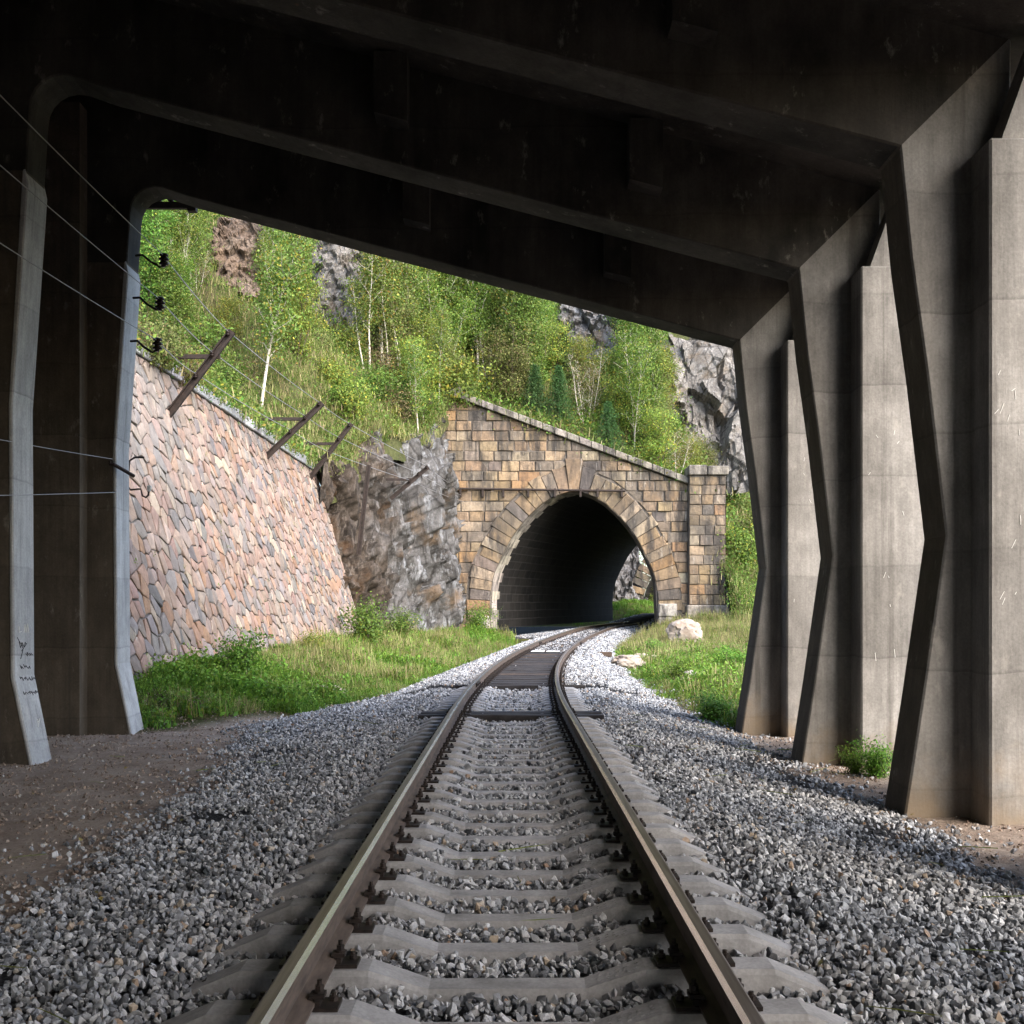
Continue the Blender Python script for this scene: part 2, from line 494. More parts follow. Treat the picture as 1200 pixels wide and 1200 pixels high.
def ground_z(x, y):
    u = x - xc(y)
    r = rise(y)
    b = r - 0.30 + 0.05 * n3(x, y, 0, 0.9) + 0.035 * n3(x, y, 5, 2.6)
    if 17.5 < y < 60 and x < 0:
        if y <= 42: xf, zf = wall_foot(y)
        else: xf, zf = lerp(-5.65, -2.2, min(1, (y - 42) / 10)), 0.75
        k = sstep(xf + 3.2, xf - 0.1, x) * sstep(17.5, 20, y)
        b = lerp(b, zf + 0.05 * n3(x, y, 2, 1.2), k)
    if y > 17 and x > 0:
        b += 0.12 * sstep(2.6, 4.5, u) * sstep(17, 22, y)
        b += 0.95 * sstep(42, 56, y) * sstep(5.2, 10.5, x)
    if y > 82:                                 # grass bank by the far mouth of the tunnel
        b += 0.9 * sstep(-2.2, -4.2, u) * sstep(82, 86, y)
    uu = (interp(UL, y) if u < 0 else interp(UR, y))
    a = abs(u)
    if a < uu + 0.25:
        top = r - 0.055
        if a < 1.15: z = r - 0.105
        elif a < 1.6: z = lerp(r - .105, top + (.105 if y > 22.9 else 0), min(1, (a - 1.15) / (.2 if y > 22.9 else .45)))
        else: z = lerp(top + (.09 if y > 22.9 else 0), r - 0.32, min(1.0, (a - 1.6) / (uu + 0.25 - 1.6)))
        return max(z + 0.012 * n3(x, y, 1, 3), b)
    return b

def cgrid(fine0, fine1, step, lo, hi):
    g = list(np.arange(fine0, fine1 + 1e-6, step))
    return [lo, lo * 0.4 + fine0 * 0.6] + [fine0 - 12] + g + [fine1 + 12, hi * 0.4 + fine1 * 0.6, hi]

xs = cgrid(-11, 22, 0.3, -500, 600)
ys = cgrid(-20, 112, 0.35, -500, 700)
V, Cc = [], []
for y in ys:
    for x in xs:
        inside = -20 <= y <= 112 and -11 <= x <= 22
        z = ground_z(x, y) if inside else (-0.3 + rise(min(max(y, 0), 58)) * (1 if -11 <= x <= 22 else 0)) - 0.02 * (abs(x) > 30)
        V.append((x, y, z))
        ball = 1.0 if (inside and in_ballast(x, y)) else 0.0
        if inside and -2 < y < 17.6:            # ballast thinning to soil under the gallery
            u = x - xc(y)
            if u < 0: ball *= sstep(interp(UL, y) + 0.3, interp(UL, y) - 0.4, -u)
        grass = 0.0
        if y > 17.4 and not ball: grass = 1.0
        if 56.6 < y < 82.5 and -3 < x < 16.5: ball, grass = 1.0, 0.0
        if inside and 17.4 < y < 21 and x < 0 and not ball:
            grass = sstep(-4.6, -5.4, x - 0.5 * (y - 18)) if y < 20 else 1.0
        if not inside and y < 17.4: grass = 0.7
        Cc.append((ball, grass, 0))
nx = len(xs)
Fq = [(j * nx + i, j * nx + i + 1, (j + 1) * nx + i + 1, (j + 1) * nx + i) for j in range(len(ys) - 1) for i in range(nx - 1)]
g = link("ground", fast_mesh("ground", V, Fq, np.array(Cc), True), M['ground'])
tag(g, "brown soil and grass shelf that carries the track", kind="structure")

# ---- hillside
XE = [(17, wall_top(17)[0]), (42, wall_top(42)[0]), (44, -7.0), (46, -6.4), (49, -5.3), (52, -4.35), (55, -4.0), (57.2, -3.45), (60, -3.45)]
def xe(y): return interp(XE, y)

def zC0(x):
    if x < -2.9: return 12.3 + 0.55 * (-2.9 - x)
    if x < 9: return 12.3 - 0.36 * (x + 2.9)
    return float(np.interp(x, [9, 12.5, 16, 24, 60], [8.0, 2.6, 1.4, 0.2, -1.5]))

def hill_z(x, y):
    """height of the slope above wall, crag and tunnel; None where there is no slope"""
    if y < 17.9: return None
    if y < 57.2:
        if x > xe(y): return None
        xt, zt = wall_top(min(y, 42))
        zA = zt + 0.05 + 0.8 * (xt - x) if x < xt else zt + 0.05 + 0.9 * (xt - x)
        zS = 6.5 + 0.98 * (-2.1 - x)
        if y <= 42: z = zA
        elif y <= 50: z = lerp(zA, zS, sstep(42, 50, y))
        else: z = lerp(zS, zC0(x), ((y - 50) / 7.2) ** 1.3)
        k = sstep(0, 2.0, xe(y) - x) * sstep(57.2, 53.5, y)
        return z + k * (0.7 * n3(x, y, 4, 0.22) + 0.3 * n3(x, y, 8, 0.7) + 0.12 * n3(x, y, 8, 1.9))
    sl = float(np.interp(x, [-60, 6, 10, 14, 18, 26], [0.62, 0.60, 0.60, 0.5, 0.22, 0.0]))
    z = zC0(x) + sl * (y - 57.2)
    w = sstep(3, 8.0, x)
    if y > 82: z -= w * (y - 82) * 25.0
    if y > 82 and x < 8: z = z if w < 1 else z
    zb = 0.9 + 1.08 * (y - 99.5) + 2.5 * n3(x, y, 1, 0.09)
    if y > 99.5: z = max(z, zb * sstep(62, 34, x))
    k = sstep(57.2, 59.5, y)
    z += k * (0.8 * n3(x, y, 4, 0.2) + 0.35 * n3(x, y, 8, 0.6))
    if y > 82: z = max(z, -0.6 if x > 5 else z)
    return z

def grid_hill(rows, colf, name):
    V = []
    for y in rows:
        for x in colf(y):
            V.append((x, y, hill_z_lip(x, y)))
    n = len(colf(rows[0]))
    Fq = [(j * n + i, j * n + i + 1, (j + 1) * n + i + 1, (j + 1) * n + i) for j in range(len(rows) - 1) for i in range(n - 1)]
    return V, Fq, n

offs = list(np.arange(0, 16, 0.45)) + [17, 19, 22, 26, 32, 40, 52]
rowsA = list(np.arange(17.95, 57.1, 0.45)) + [57.19]
_hz = hill_z
def hill_z_lip(x, y):
    if y < 57.2 and x > xe(y):
        e = x - xe(y)
        return _hz(xe(y) - 1e-3, y) - (1.1 if y > 41.9 else .02)
    return _hz(x, y)
VA, FA, nA = grid_hill(rowsA, lambda y: ([xe(y) - 1e-4 - o for o in offs][::-1] + [xe(y) + (.30 if y > 41.9 else .001)]), "a")
rowsC = [57.2] + list(np.arange(57.7, 81.9, 0.6)) + [81.95, 82.05] + list(np.arange(82.6, 125, 0.8)) + list(np.arange(126, 190, 3))
colsC = list(np.arange(-58, -18, 2.0)) + list(np.arange(-18, 32, 0.7)) + list(np.arange(32, 75, 3.0))
VC, FC, nC = grid_hill(rowsC, lambda y: colsC, "c")
FCk = []
for f in FC:
    q = [VC[i] for i in f]
    ymin = min(p[1] for p in q); ymax = max(p[1] for p in q); xm = sum(p[0] for p in q) / 4
    if ymin > 81.9 and ymax < 84.4 and 5.0 < xm < 18.5: continue          # mouth of the tunnel on the far side
    if 100.0 > ymin > 82 and max(p[2] for p in q) < 0.6: continue
    if 97 < ymin < 107 and 12.2 < xm < 20.4: continue                        # mouth of the next tunnel
    FCk.append(f)
def bank_y(x): return 57.2 - max(.3, (zC0(x) - .85)) * 1.25
bx = [10.95, 11.2, 11.5, 11.9, 12.4, 13, 14, 15.5, 18, 22, 30]
VB = []
for x in bx:
    for k in range(7):
        y = lerp(57.22, bank_y(x), k / 6)
        zb_ = lerp(zC0(x) + .02, .80, (k / 6) ** .9) + (.12 * n3(x, y, 3, .9) if 0 < k < 6 else 0)
        VB.append((x, y, zb_))
FB = [(i * 7 + j, i * 7 + j + 1, (i + 1) * 7 + j + 1, (i + 1) * 7 + j) for i in range(len(bx) - 1) for j in range(6)]
o = len(VA)
FA = FA + [tuple(i + o + len(VC) for i in f) for f in FB]
hill = link("hillside", fast_mesh("hillside", VA + VC + VB, FA + [tuple(i + o for i in f) for f in FCk], None, True), M['hill'])
tag(hill, "steep grassy and wooded hillside above wall and tunnel", kind="structure")

def hit_hill(px, py, dmin=18.0, dmax=180.0):
    dx, dz = (px - 600) / F, (HORIZON - py) / F
    y = dmin
    while y < dmax:
        z = hill_z(dx * y, y)
        if z is not None and CAMZ + dz * y < z: return Vector((dx * y, y, z))
        y += 0.2
    return None

# ------------------------------------------------------------------ concrete gallery
FR_Y = [10.0 + 3.54 * k for k in range(-11, 3)]          # frame fronts, the last is the mouth at 17.08
TH = 0.55
def soffit(x): return 5.75 + 0.262 * (3.5 - x)
gallery = empty("rock_shed_gallery", (0, 13.5, -0.3))
tag(gallery, "dark concrete gallery of sloping beams on bent piers, open on one side", "gallery")
def gpart(mb, name, mat, parent=gallery):
    o = mb.build(name, mat, parent)
    if parent is gallery: o.matrix_parent_inverse = Matrix.Translation((0, -13.5, 0.3))
    return o

inner = [(-5.75, -0.8), (-6.12, 0.77), (-6.14, 4.1), (-5.93, 6.95)]
ccx, ccz = -5.48, 7.72                                     # rounded corner
for k in range(0, 7):
    a = math.pi - k / 6 * (math.pi / 2 + 0.256 - 0.0)
    inner.append((ccx + 0.40 * math.cos(a), ccz + 0.40 * math.sin(a)))
inner += [(-5.0, soffit(-5.0)), (3.5, 5.75), (3.6, 4.75), (3.745, 3.7), (3.915, 2.24), (3.70, 0.75), (3.46, -0.8)]
outer_r = [(4.5, -0.8), (4.5, soffit(4.5) + 1.25)]
outer_l = [(-7.3, soffit(-7.3) + 1.25), (-7.3, -0.8)]
outline = inner[::-1]                                       # right base -> left base
frames = []
for y in FR_Y:
    mb = MB()
    # strips between inner outline and an outer line, both faces, so the frame stays a clean set of quads
    n = len(inner)
    outp = []
    for i, (x, z) in enumerate(inner):
        if i <= 3: outp.append((-7.3, z))
        elif i < 11: 
            tt = (i - 4) / 6.0
            outp.append((-7.3, lerp(7.4, soffit(-7.3) + 1.25, tt * 2)) if tt <= 0.5 else (lerp(-7.3, -5.6, (tt - .5) * 2), soffit(lerp(-7.3, -5.6, (tt - .5) * 2)) + 1.25))
        elif i == 11: outp.append((-5.0, soffit(-5.0) + 1.25))
        elif i == 12: outp.append((4.5, soffit(4.5) + 1.25))
        else: outp.append((4.5, z))
    V = []
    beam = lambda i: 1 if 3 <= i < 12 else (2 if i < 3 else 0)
    for yy in (y, y + TH):
        V += [(x, yy, z) for x, z in inner] + [(x, yy, z) for x, z in outp]
    Fc = []
    for i in range(n - 1):
        Fc.append((i, i + n, i + 1 + n, i + 1))
        Fc.append((2 * n + i, 2 * n + i + 1, 3 * n + i + 1, 3 * n + i))
        Fc.append((i, i + 1, 2 * n + i + 1, 2 * n + i))
        Fc.append((n + i, 3 * n + i, 3 * n + i + 1, n + i + 1))
    mb.add(V, Fc)
    mb.m = [(2 if (q == 2 and i >= 12) else beam(i)) for i in range(n - 1) for q in range(4)]  # track-side edges of the open-side legs get painted shade too
    fr = gpart(mb, "frame", [M['concrete'], M['blackish'], M['shaded']])
    bev = fr.modifiers.new("bevel", 'BEVEL'); bev.width = 0.018; bev.segments = 1; bev.limit_method = 'ANGLE'; bev.angle_limit = R(50)
    frames.append(fr)
    # buttress on the open side, standing proud of the leg
    mb = MB()
    mb.box(4.135, 5.02, y - 0.40, y + 0.95, -0.8, 5.66)
    o_ = gpart(mb, "buttress", M['concrete'], fr)
    o_.modifiers.new("bevel", 'BEVEL').width = 0.02
    mb = MB()
    mb.prism_y([(4.26, 5.66), (5.0, 5.66), (5.03, 6.55), (4.62, 6.66)], y - 0.34, y - 0.02)
    gpart(mb, "haunch", M['concrete'], fr)
    # thicker column against the hill
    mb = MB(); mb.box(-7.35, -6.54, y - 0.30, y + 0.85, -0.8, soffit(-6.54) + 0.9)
    gpart(mb, "column", M['shaded'], fr)
    # repaired concrete jacket round the lower leg
    mb = MB()
    jl = [(-5.745, -0.82), (-6.07, 0.77), (-6.09, 4.1), (-5.905, 6.80), (-5.945, 6.98)]
    mb.prism_y(jl + [(-5.975, 6.95), (-6.145, 4.1), (-6.125, 0.77), (-5.79, -0.82)], y - 0.012, y + TH + 0.02)
    o_ = gpart(mb, "leg_jacket", M['jacket'], fr)
    o_.modifiers.new("bevel", 'BEVEL').width = 0.015
    # stiffeners on the beam
    for sx in (-1.45, 1.6):
        mb = MB()
        mb.prism_y([(sx - 0.2, soffit(sx - 0.2) + 0.42), (sx + 0.2, soffit(sx + 0.2) + 0.42), (sx + 0.2, soffit(sx) + 1.2), (sx - 0.2, soffit(sx) + 1.2)], y - 0.32, y - 0.003)
        gpart(mb, "stiffener", M['blackish'], fr)
# pale sill of the lit outer edge, roof slab with overhang, wall against the hill
mb = MB()
r0, r1 = -7.6, 5.05
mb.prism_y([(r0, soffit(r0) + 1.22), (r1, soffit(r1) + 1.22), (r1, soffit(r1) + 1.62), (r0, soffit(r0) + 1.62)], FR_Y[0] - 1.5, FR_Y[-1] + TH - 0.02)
gpart(mb, "roof_slab", M['blackish'])
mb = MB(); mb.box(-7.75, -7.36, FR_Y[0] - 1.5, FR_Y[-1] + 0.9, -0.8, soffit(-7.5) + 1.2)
gpart(mb, "back_wall", M['shaded'])

# scrawled marks on the bent jacket and scratches on a buttress
def scrawl(pts3, rad, mat, parent, name="scrawl"):
    mb = MB()
    for p in pts3:
        mb.tube(p, rad, 4)
    o = gpart(mb, name, mat, parent); o['kind'] = 'stuff'
    return o
fy = FR_Y[-2]
def on_jacket(px, py):
    """point on the track-side face of the second jacket seen at a photo pixel"""
    z = CAMZ + (HORIZON - py) / F * (fy + 0.28)
    x = float(np.interp(z, [-0.82, 0.77, 4.1], [-5.745, -6.07, -6.09]))
    yy = x * F / (px - 600)
    yy = min(max(yy, fy - 0.04), fy + TH + 0.04)
    z = CAMZ + (HORIZON - py) / F * yy
    x = float(np.interp(z, [-0.82, 0.77, 4.1], [-5.745, -6.07, -6.09]))
    return (x + 0.003, yy, z)
def word(px, py, w, h, strokes, seed):
    r_ = random.Random(seed)
    out = []
    for k in range(strokes):
        x0 = px + w * k / strokes
        pts = [(x0, py + r_.uniform(-.1, .4) * h), (x0 + w / strokes * .5, py + r_.uniform(.5, 1) * h), (x0 + w / strokes * r_.uniform(.3, .9), py + r_.uniform(0, .5) * h), (x0 + w / strokes * 1.05, py + r_.uniform(.3, 1) * h)]
        out.append([on_jacket(a, b) for a, b in pts])
    return out
white_mark = [[on_jacket(a, b) for a, b in q] for q in ([(22, 734), (22, 741), (25, 740)], [(28, 741), (29, 732), (30, 741), (32, 731), (33, 741)], [(43, 843), (45, 848)], [(46, 842), (44, 852)])]
scrawl(white_mark, 0.006, M['white'], frames[-2], "chalk_mark")
dark_mark = []
for (a, b, w_, h_, s_, sd) in ((22, 752, 8, 8, 2, 1), (30, 764, 8, 5, 2, 2), (23, 779, 12, 6, 3, 3), (23, 793, 19, 5, 7, 4), (27, 809, 20, 6, 7, 5)):
    dark_mark += word(a, b, w_, h_, s_, sd)
dark_mark += [[on_jacket(a, b) for a, b in q] for q in ([(20, 747), (27, 760), (24, 772)], [(31, 754), (25, 763)])]
scrawl(dark_mark, 0.004, M['marker'], frames[-2], "graffiti")
rr = random.Random(5)
sc = []
for k in range(12):
    yb = FR_Y[-3] - 0.403
    px, py = rr.uniform(1165, 1198), rr.uniform(420, 720)
    p = PX(px, py, yb); l_ = rr.uniform(0.02, 0.09)
    sc.append([(p.x, yb, p.z), (p.x + rr.uniform(-.01, .04), yb, p.z + l_)])
scrawl(sc, 0.0025, M['white'], frames[-3], "scratch")
sc = []
for k in range(16):
    f_ = rr.choice([-2, -1])
    yb = FR_Y[f_] - 0.403
    px, py = (rr.uniform(1015, 1060), rr.uniform(380, 800)) if f_ == -2 else (rr.uniform(930, 955), rr.uniform(430, 780))
    p = PX(px, py, yb); l_ = rr.uniform(0.02, 0.1)
    sc.append((f_, [(p.x, yb, p.z), (p.x + rr.uniform(-.03, .03), yb, p.z + l_)]))
for f_ in (-2, -1):
    scrawl([q for k, q in sc if k == f_], 0.003, M['white'], frames[f_], "scratch")

# ------------------------------------------------------------------ track
def heading(y): return math.atan(2 * max(0.0, y - 15.1) / 423.0)
HEAD = 0.24
def sec(side):
    # (u, z, material of the face that starts here); side = +1 where the gauge face points to +u
    return [(-.075, 0, 0), (.075, 0, 0), (.075, .012, 0), (.011, .030, 0), (.009, .128, 0), (.0365, .140, 0), (.0372, .162, 2 if side > 0 else 1), (.021, .180, 1),
            (-.021, .180, 1 if side > 0 else 2), (-.0372, .162, 0), (-.0365, .140, 0), (-.009, .128, 0), (-.011, .030, 0), (-.075, .012, 0)]
def rail(side, y0, y1, label):
    S = sec(-side)
    mb = MB()
    V, Fc, mi = [], [], []
    yy = list(np.arange(y0, y1, 0.5)) + [y1]
    n = len(S)
    for y in yy:
        h = heading(y)
        cx, cy = xc(y) + side * 0.795 * math.cos(h), y - side * 0.795 * math.sin(h)
        for (u, z, m_) in S:
            V.append((cx + u * math.cos(h), cy - u * math.sin(h), HEAD - 0.18 + rise(y) + z))
    for j in range(len(yy) - 1):
        for k in range(n):
            k2 = (k + 1) % n
            Fc.append((j * n + k, j * n + k2, (j + 1) * n + k2, (j + 1) * n + k)); mi.append(S[k][2])
    Fc.append(tuple(range(n - 1, -1, -1))); mi.append(0)
    Fc.append(tuple(range((len(yy) - 1) * n, len(yy) * n))); mi.append(0)
    mb.v, mb.f, mb.m = V, Fc, mi
    o = mb.build("rail", [M['rail_rust'], M['rail_head'], M['rail_polish']])
    tag(o, label, "rail", "running rails")
    if y1 < 60:                                    # fishplates and bolts at the joint ahead
        mb = MB()
        h = heading(y1)
        for s_ in (-1, 1):
            for k in range(7):
                a = y1 - 0.42 + 0.84 * k / 7
                P = []
                for (b, du, z0, z1) in ((a, s_ * .013, .032, .128), (a + .12, s_ * .013, .032, .128)):
                    for (uu, zz) in ((du, z0), (du + s_ * .022, z0 + .012), (du + s_ * .022, z1 - .012), (du, z1)):
                        cx, cy = xc(b) + (side * .795 + uu) * math.cos(h), b - (side * .795 + uu) * math.sin(h)
                        P.append((cx, cy, HEAD - .18 + rise(b) + zz))
                mb.add(P, [(0, 1, 5, 4), (1, 2, 6, 5), (2, 3, 7, 6), (0, 3, 2, 1), (4, 5, 6, 7)])
            for k in range(4):
                b = y1 - .33 + .22 * k
                cx, cy = xc(b) + (side * .795 + s_ * .034) * math.cos(h), b - side * .795 * math.sin(h)
                mb.tube([(cx, cy, HEAD - .10 + rise(b)), (cx + s_ * .03 * math.cos(h), cy, HEAD - .10 + rise(b))], .017, 6)
        mb.build("fishplate", M['iron'], o)
    return o
for sd, nm in ((-1, "on the stone retaining wall side"), (1, "on the bent piers side")):
    rail(sd, -4.0, 21.985, "long rusty rail with polished edge running through the gallery " + nm)
    rail(sd, 21.995, 43.49, "curved brown rail between gallery mouth and tunnel " + nm)
    rail(sd, 43.5, 108.0, "rail bending into the dark tunnel " + nm)

# concrete sleeper
def sleeper_mesh():
    prof = [(-1.35, -.055), (-1.12, .038), (-.58, .038), (-.33, -.045), (.33, -.045), (.58, .038), (1.12, .038), (1.35, -.055)]
    V, Fc = [], []
    for (u, z) in prof:
        wt = .070 if abs(u) < .5 else .082
        V += [(u, -.14, -.19), (u, -wt - .012, z - .022), (u, -wt, z), (u, wt, z), (u, wt + .012, z - .022), (u, .14, -.19)]
    n = 6
    for j in range(len(prof) - 1):
        for k in range(n):
            k2 = (k + 1) % n
            Fc.append((j * n + k, (j + 1) * n + k, (j + 1) * n + k2, j * n + k2))
    Fc.append(tuple(range(n))); Fc.append(tuple(range((len(prof) - 1) * n + n - 1, (len(prof) - 1) * n - 1, -1)))
    mb = MB(); mb.add(V, Fc)
    me = mb.mesh("concrete_sleeper"); me.materials.append(M['sleeper'])
    return me
def fastening_mesh():
    mb = MB()
    mb.box(-.19, .19, -.075, .075, .039, .058)
    for s_ in (-1, 1):
        # rib, clip with its two legs, bolt, washer and nut
        mb.box(s_ * .098 - .012, s_ * .098 + .012, -.06, .06, .058, .085)
        mb.box(min(s_ * .06, s_ * .125), max(s_ * .06, s_ * .125), -.042, .042, .084, .102)
        mb.box(min(s_ * .052, s_ * .068), max(s_ * .052, s_ * .068), -.042, .042, .07, .086)
        mb.tube([(s_ * .10, 0, .10), (s_ * .10, 0, .112)], .026, 10)
        mb.tube([(s_ * .10, 0, .112), (s_ * .10, 0, .137)], .021, 6)
        mb.tube([(s_ * .10, 0, .135), (s_ * .10, 0, .162)], .011, 8)
        mb.tube([(s_ * .158, 0.03, .058), (s_ * .158, 0.03, .078)], .02, 6)
        mb.tube([(s_ * .158, 0.03, .078), (s_ * .158, 0.03, .095)], .012, 6)
    me = mb.mesh("fastening"); me.materials.append(M['iron'])
    return me
def numeral_mesh():
    """worn cast numerals on the slope of the sleeper"""
    mb = MB()
    r_ = random.Random(11)
    for k in range(5):
        u0 = .37 + k * .04
        zf = lambda u: -.045 + (u - .33) / .25 * .083 + .001
        for q in range(3):
            a = u0 + r_.uniform(0, .018); v = -.045 + .035 * q
            mb.add([(a, v, zf(a)), (a + .016, v, zf(a + .016)), (a + .016, v + .012, zf(a + .016)), (a, v + .012, zf(a)),
                    (a + .002, v + .002, zf(a) + .004), (a + .014, v + .002, zf(a + .016) + .004), (a + .014, v + .010, zf(a + .016) + .004), (a + .002, v + .010, zf(a) + .004)],
                   [(4, 5, 6, 7), (0, 1, 5, 4), (1, 2, 6, 5), (2, 3, 7, 6), (3, 0, 4, 7)])
    me = mb.mesh("cast_numeral"); me.materials.append(M['sleeper'])
    return me
SM, FM, NM = sleeper_mesh(), fastening_mesh(), numeral_mesh()
def timber_mesh(seed, h=.17, w=.125):
    r_ = random.Random(seed)
    V, Fc = [], []
    us = [-1.38, -.9, -.4, .1, .6, 1.0, 1.38]
    for u in us:
        j = lambda: r_.uniform(-.008, .008)
        V += [(u, -w + j(), -.15), (u, -w + j(), .030 + j()), (u, -w + .015, .044 + j()), (u, w - .015 + j(), .044 + j()), (u, w + j(), .030), (u, w + j(), -.15)]
    for j in range(len(us) - 1):
        for k in range(6):
            k2 = (k + 1) % 6
            Fc.append((j * 6 + k, (j + 1) * 6 + k, (j + 1) * 6 + k2, j * 6 + k2))
    Fc.append(tuple(range(6))); Fc.append(tuple(range(len(us) * 6 - 1, len(us) * 6 - 7, -1)))
    mb = MB(); mb.add(V, Fc)
    me = mb.mesh("timber_sleeper"); me.materials.append(M['timber'])
    return me
TMs = [timber_mesh(k) for k in range(5)]
conc, timb = [], []
y = 4.72 - 0.515 * 6
while y < 16.3: conc.append(y); y += 0.515
timb += [y + .02, y + .46]
y += 0.95
while y < 22.7: conc.append(y); y += 0.5
dense_end = 39.0
while y < dense_end: timb.append(y); y += 0.335
while y < 90: timb.append(y); y += 0.55
SLEEP = []
for i, yy in enumerate(conc):
    o = link("concrete_sleeper", SM)
    o.location = (xc(yy), yy, rise(yy) + rng.uniform(-.006, .006)); o.rotation_euler = (0, rng.uniform(-.004, .004), -heading(yy) + rng.uniform(-.008, .008))
    if yy < 16.3: tag(o, "grey concrete sleeper with sloping shoulders under the gallery rails", "sleeper", "concrete sleepers in the gallery")
    else: tag(o, "pale concrete sleeper between the dark timber ones outside the gallery", "sleeper", "concrete sleepers outside the gallery")
    for s_ in (-1, 1):
        f_ = link("fastening", FM, None, o); f_.location = (s_ * .795, 0, .007); f_.scale = (.86, .8, .84)
    if 0 < yy < 9:
        n_ = link("cast_numeral", NM, None, o); n_["kind"] = "stuff"
    SLEEP.append((yy, .112 if yy < 16.3 else .10))
for i, yy in enumerate(timb):
    o = link("timber_sleeper", TMs[i % 5])
    o.location = (xc(yy), yy, rise(yy) + rng.uniform(-.012, .004) - (0.02 if yy > dense_end else 0)); o.rotation_euler = (0, 0, -heading(yy) + rng.uniform(-.01, .01))
    if yy < 18: tag(o, "tarred black timber sleeper between runs of concrete ones at gallery mouth", "sleeper", "timber sleepers at the gallery mouth")
    elif yy < dense_end: tag(o, "tarred black timber sleeper laid close to the next on the curve", "sleeper", "timber sleepers close together on the curve")
    else: tag(o, "dark timber sleeper half buried in ballast at the tunnel", "sleeper", "timber sleepers half buried at the tunnel")
    if yy < 60:
        for s_ in (-1, 1):
            f_ = link("fastening", FM, None, o); f_.location = (s_ * .795, 0, 0)
    SLEEP.append((yy, .12))
SY = np.array([s_[0] for s_ in SLEEP]); SW = np.array([s_[1] for s_ in SLEEP])

# white plates and a stub of timber by the curve
for k, dx in enumerate((-.27, .27)):
    yy = 38.6; h = heading(yy)
    mb = MB(); mb.box(-.22, .22, -.32, .32, 0, .025)
    o = mb.build("white_plate", M['white']); o.location = (xc(yy) - .12 + dx * math.cos(h), yy - dx * math.sin(h), rise(yy) + .046); o.rotation_euler = (0, 0, -h)
    o.modifiers.new("bevel", 'BEVEL').width = .01
    tag(o, "small white painted plate lying between the rails on timber sleepers", "plate", "white plates between the rails")
mb = MB(); mb.box(-.55, .55, -.12, .12, 0, .17); mb.box(-.06, .0, -.125, .125, -.002, .178)
o = mb.build("timber_block", M['timber']); yy = 38.0; o.location = (xc(yy) + 1.65, yy, rise(yy) - .1); o.rotation_euler = (0, 0, -.08)
o.modifiers.new("bevel", 'BEVEL').width = .015
tag(o, "short black timber stub lying in ballast beside the curved rail", "timber")

# ------------------------------------------------------------------ scattering
TINT = None
def scatter(name, pts, rots, scls, idx, protos, label, cat=None, mats=None):
    hid = bpy.data.collections.new(name + "_kinds")
    for k, me in enumerate(protos):
        hid.objects.link(bpy.data.objects.new("%s_kind_%02d" % (name, k), me))
    me = bpy.data.meshes.new(name)
    P = np.asarray(pts, dtype=np.float32)
    me.vertices.add(len(P)); me.vertices.foreach_set("co", P.ravel())
    a = me.attributes.new("rot", 'FLOAT_VECTOR', 'POINT'); a.data.foreach_set("vector", np.asarray(rots, dtype=np.float32).ravel())
    a = me.attributes.new("scl", 'FLOAT', 'POINT'); a.data.foreach_set("value", np.asarray(scls, dtype=np.float32).ravel())
    a = me.attributes.new("idx", 'INT', 'POINT'); a.data.foreach_set("value", np.asarray(idx, dtype=np.int32).ravel())
    if TINT is not None and len(TINT) == len(P):
        a = me.attributes.new("tint", 'FLOAT', 'POINT'); a.data.foreach_set("value", np.asarray(TINT, dtype=np.float32))
    me.update()
    o = bpy.data.objects.new(name, me); COL.objects.link(o)
    me.materials.append(protos[0].materials[0])
    ng = bpy.data.node_groups.new(name + "_nodes", 'GeometryNodeTree')
    ng.interface.new_socket("Geometry", in_out='INPUT', socket_type='NodeSocketGeometry')
    ng.interface.new_socket("Geometry", in_out='OUTPUT', socket_type='NodeSocketGeometry')
    gi, go = ng.nodes.new("NodeGroupInput"), ng.nodes.new("NodeGroupOutput")
    ci = ng.nodes.new("GeometryNodeCollectionInfo"); ci.inputs["Collection"].default_value = hid
    ci.inputs["Separate Children"].default_value = True; ci.inputs["Reset Children"].default_value = True
    ip = ng.nodes.new("GeometryNodeInstanceOnPoints"); ip.inputs["Pick Instance"].default_value = True
    def na(nm, ty):
        q = ng.nodes.new("GeometryNodeInputNamedAttribute"); q.data_type = ty; q.inputs["Name"].default_value = nm
        return [s_ for s_ in q.outputs if s_.enabled and s_.name == "Attribute"][0]
    ng.links.new(gi.outputs[0], ip.inputs["Points"]); ng.links.new(ci.outputs[0], ip.inputs["Instance"])
    ng.links.new(na("idx", 'INT'), ip.inputs["Instance Index"]); ng.links.new(na("rot", 'FLOAT_VECTOR'), ip.inputs["Rotation"]); ng.links.new(na("scl", 'FLOAT'), ip.inputs["Scale"])
    ng.links.new(ip.outputs[0], go.inputs[0])
    md = o.modifiers.new("scatter", 'NODES'); md.node_group = ng
    tag(o, label, cat, None, "stuff")
    return o

def stone_proto(seed, npts=13):
    r_ = np.random.RandomState(seed)
    bm = bmesh.new()
    ax = np.array([1.0, r_.uniform(.65, .95), r_.uniform(.45, .75)])
    for k in range(npts):
        v = r_.normal(size=3); v /= np.linalg.norm(v)
        bm.verts.new(tuple(v * ax * r_.uniform(.85, 1.1)))
    res = bmesh.ops.convex_hull(bm, input=bm.verts)
    bmesh.ops.delete(bm, geom=[e for e in res['geom_interior'] if isinstance(e, bmesh.types.BMVert)], context='VERTS')
    me = bpy.data.meshes.new("stone"); bm.to_mesh(me); bm.free()
    me.materials.append(M['ballast'])
    return me

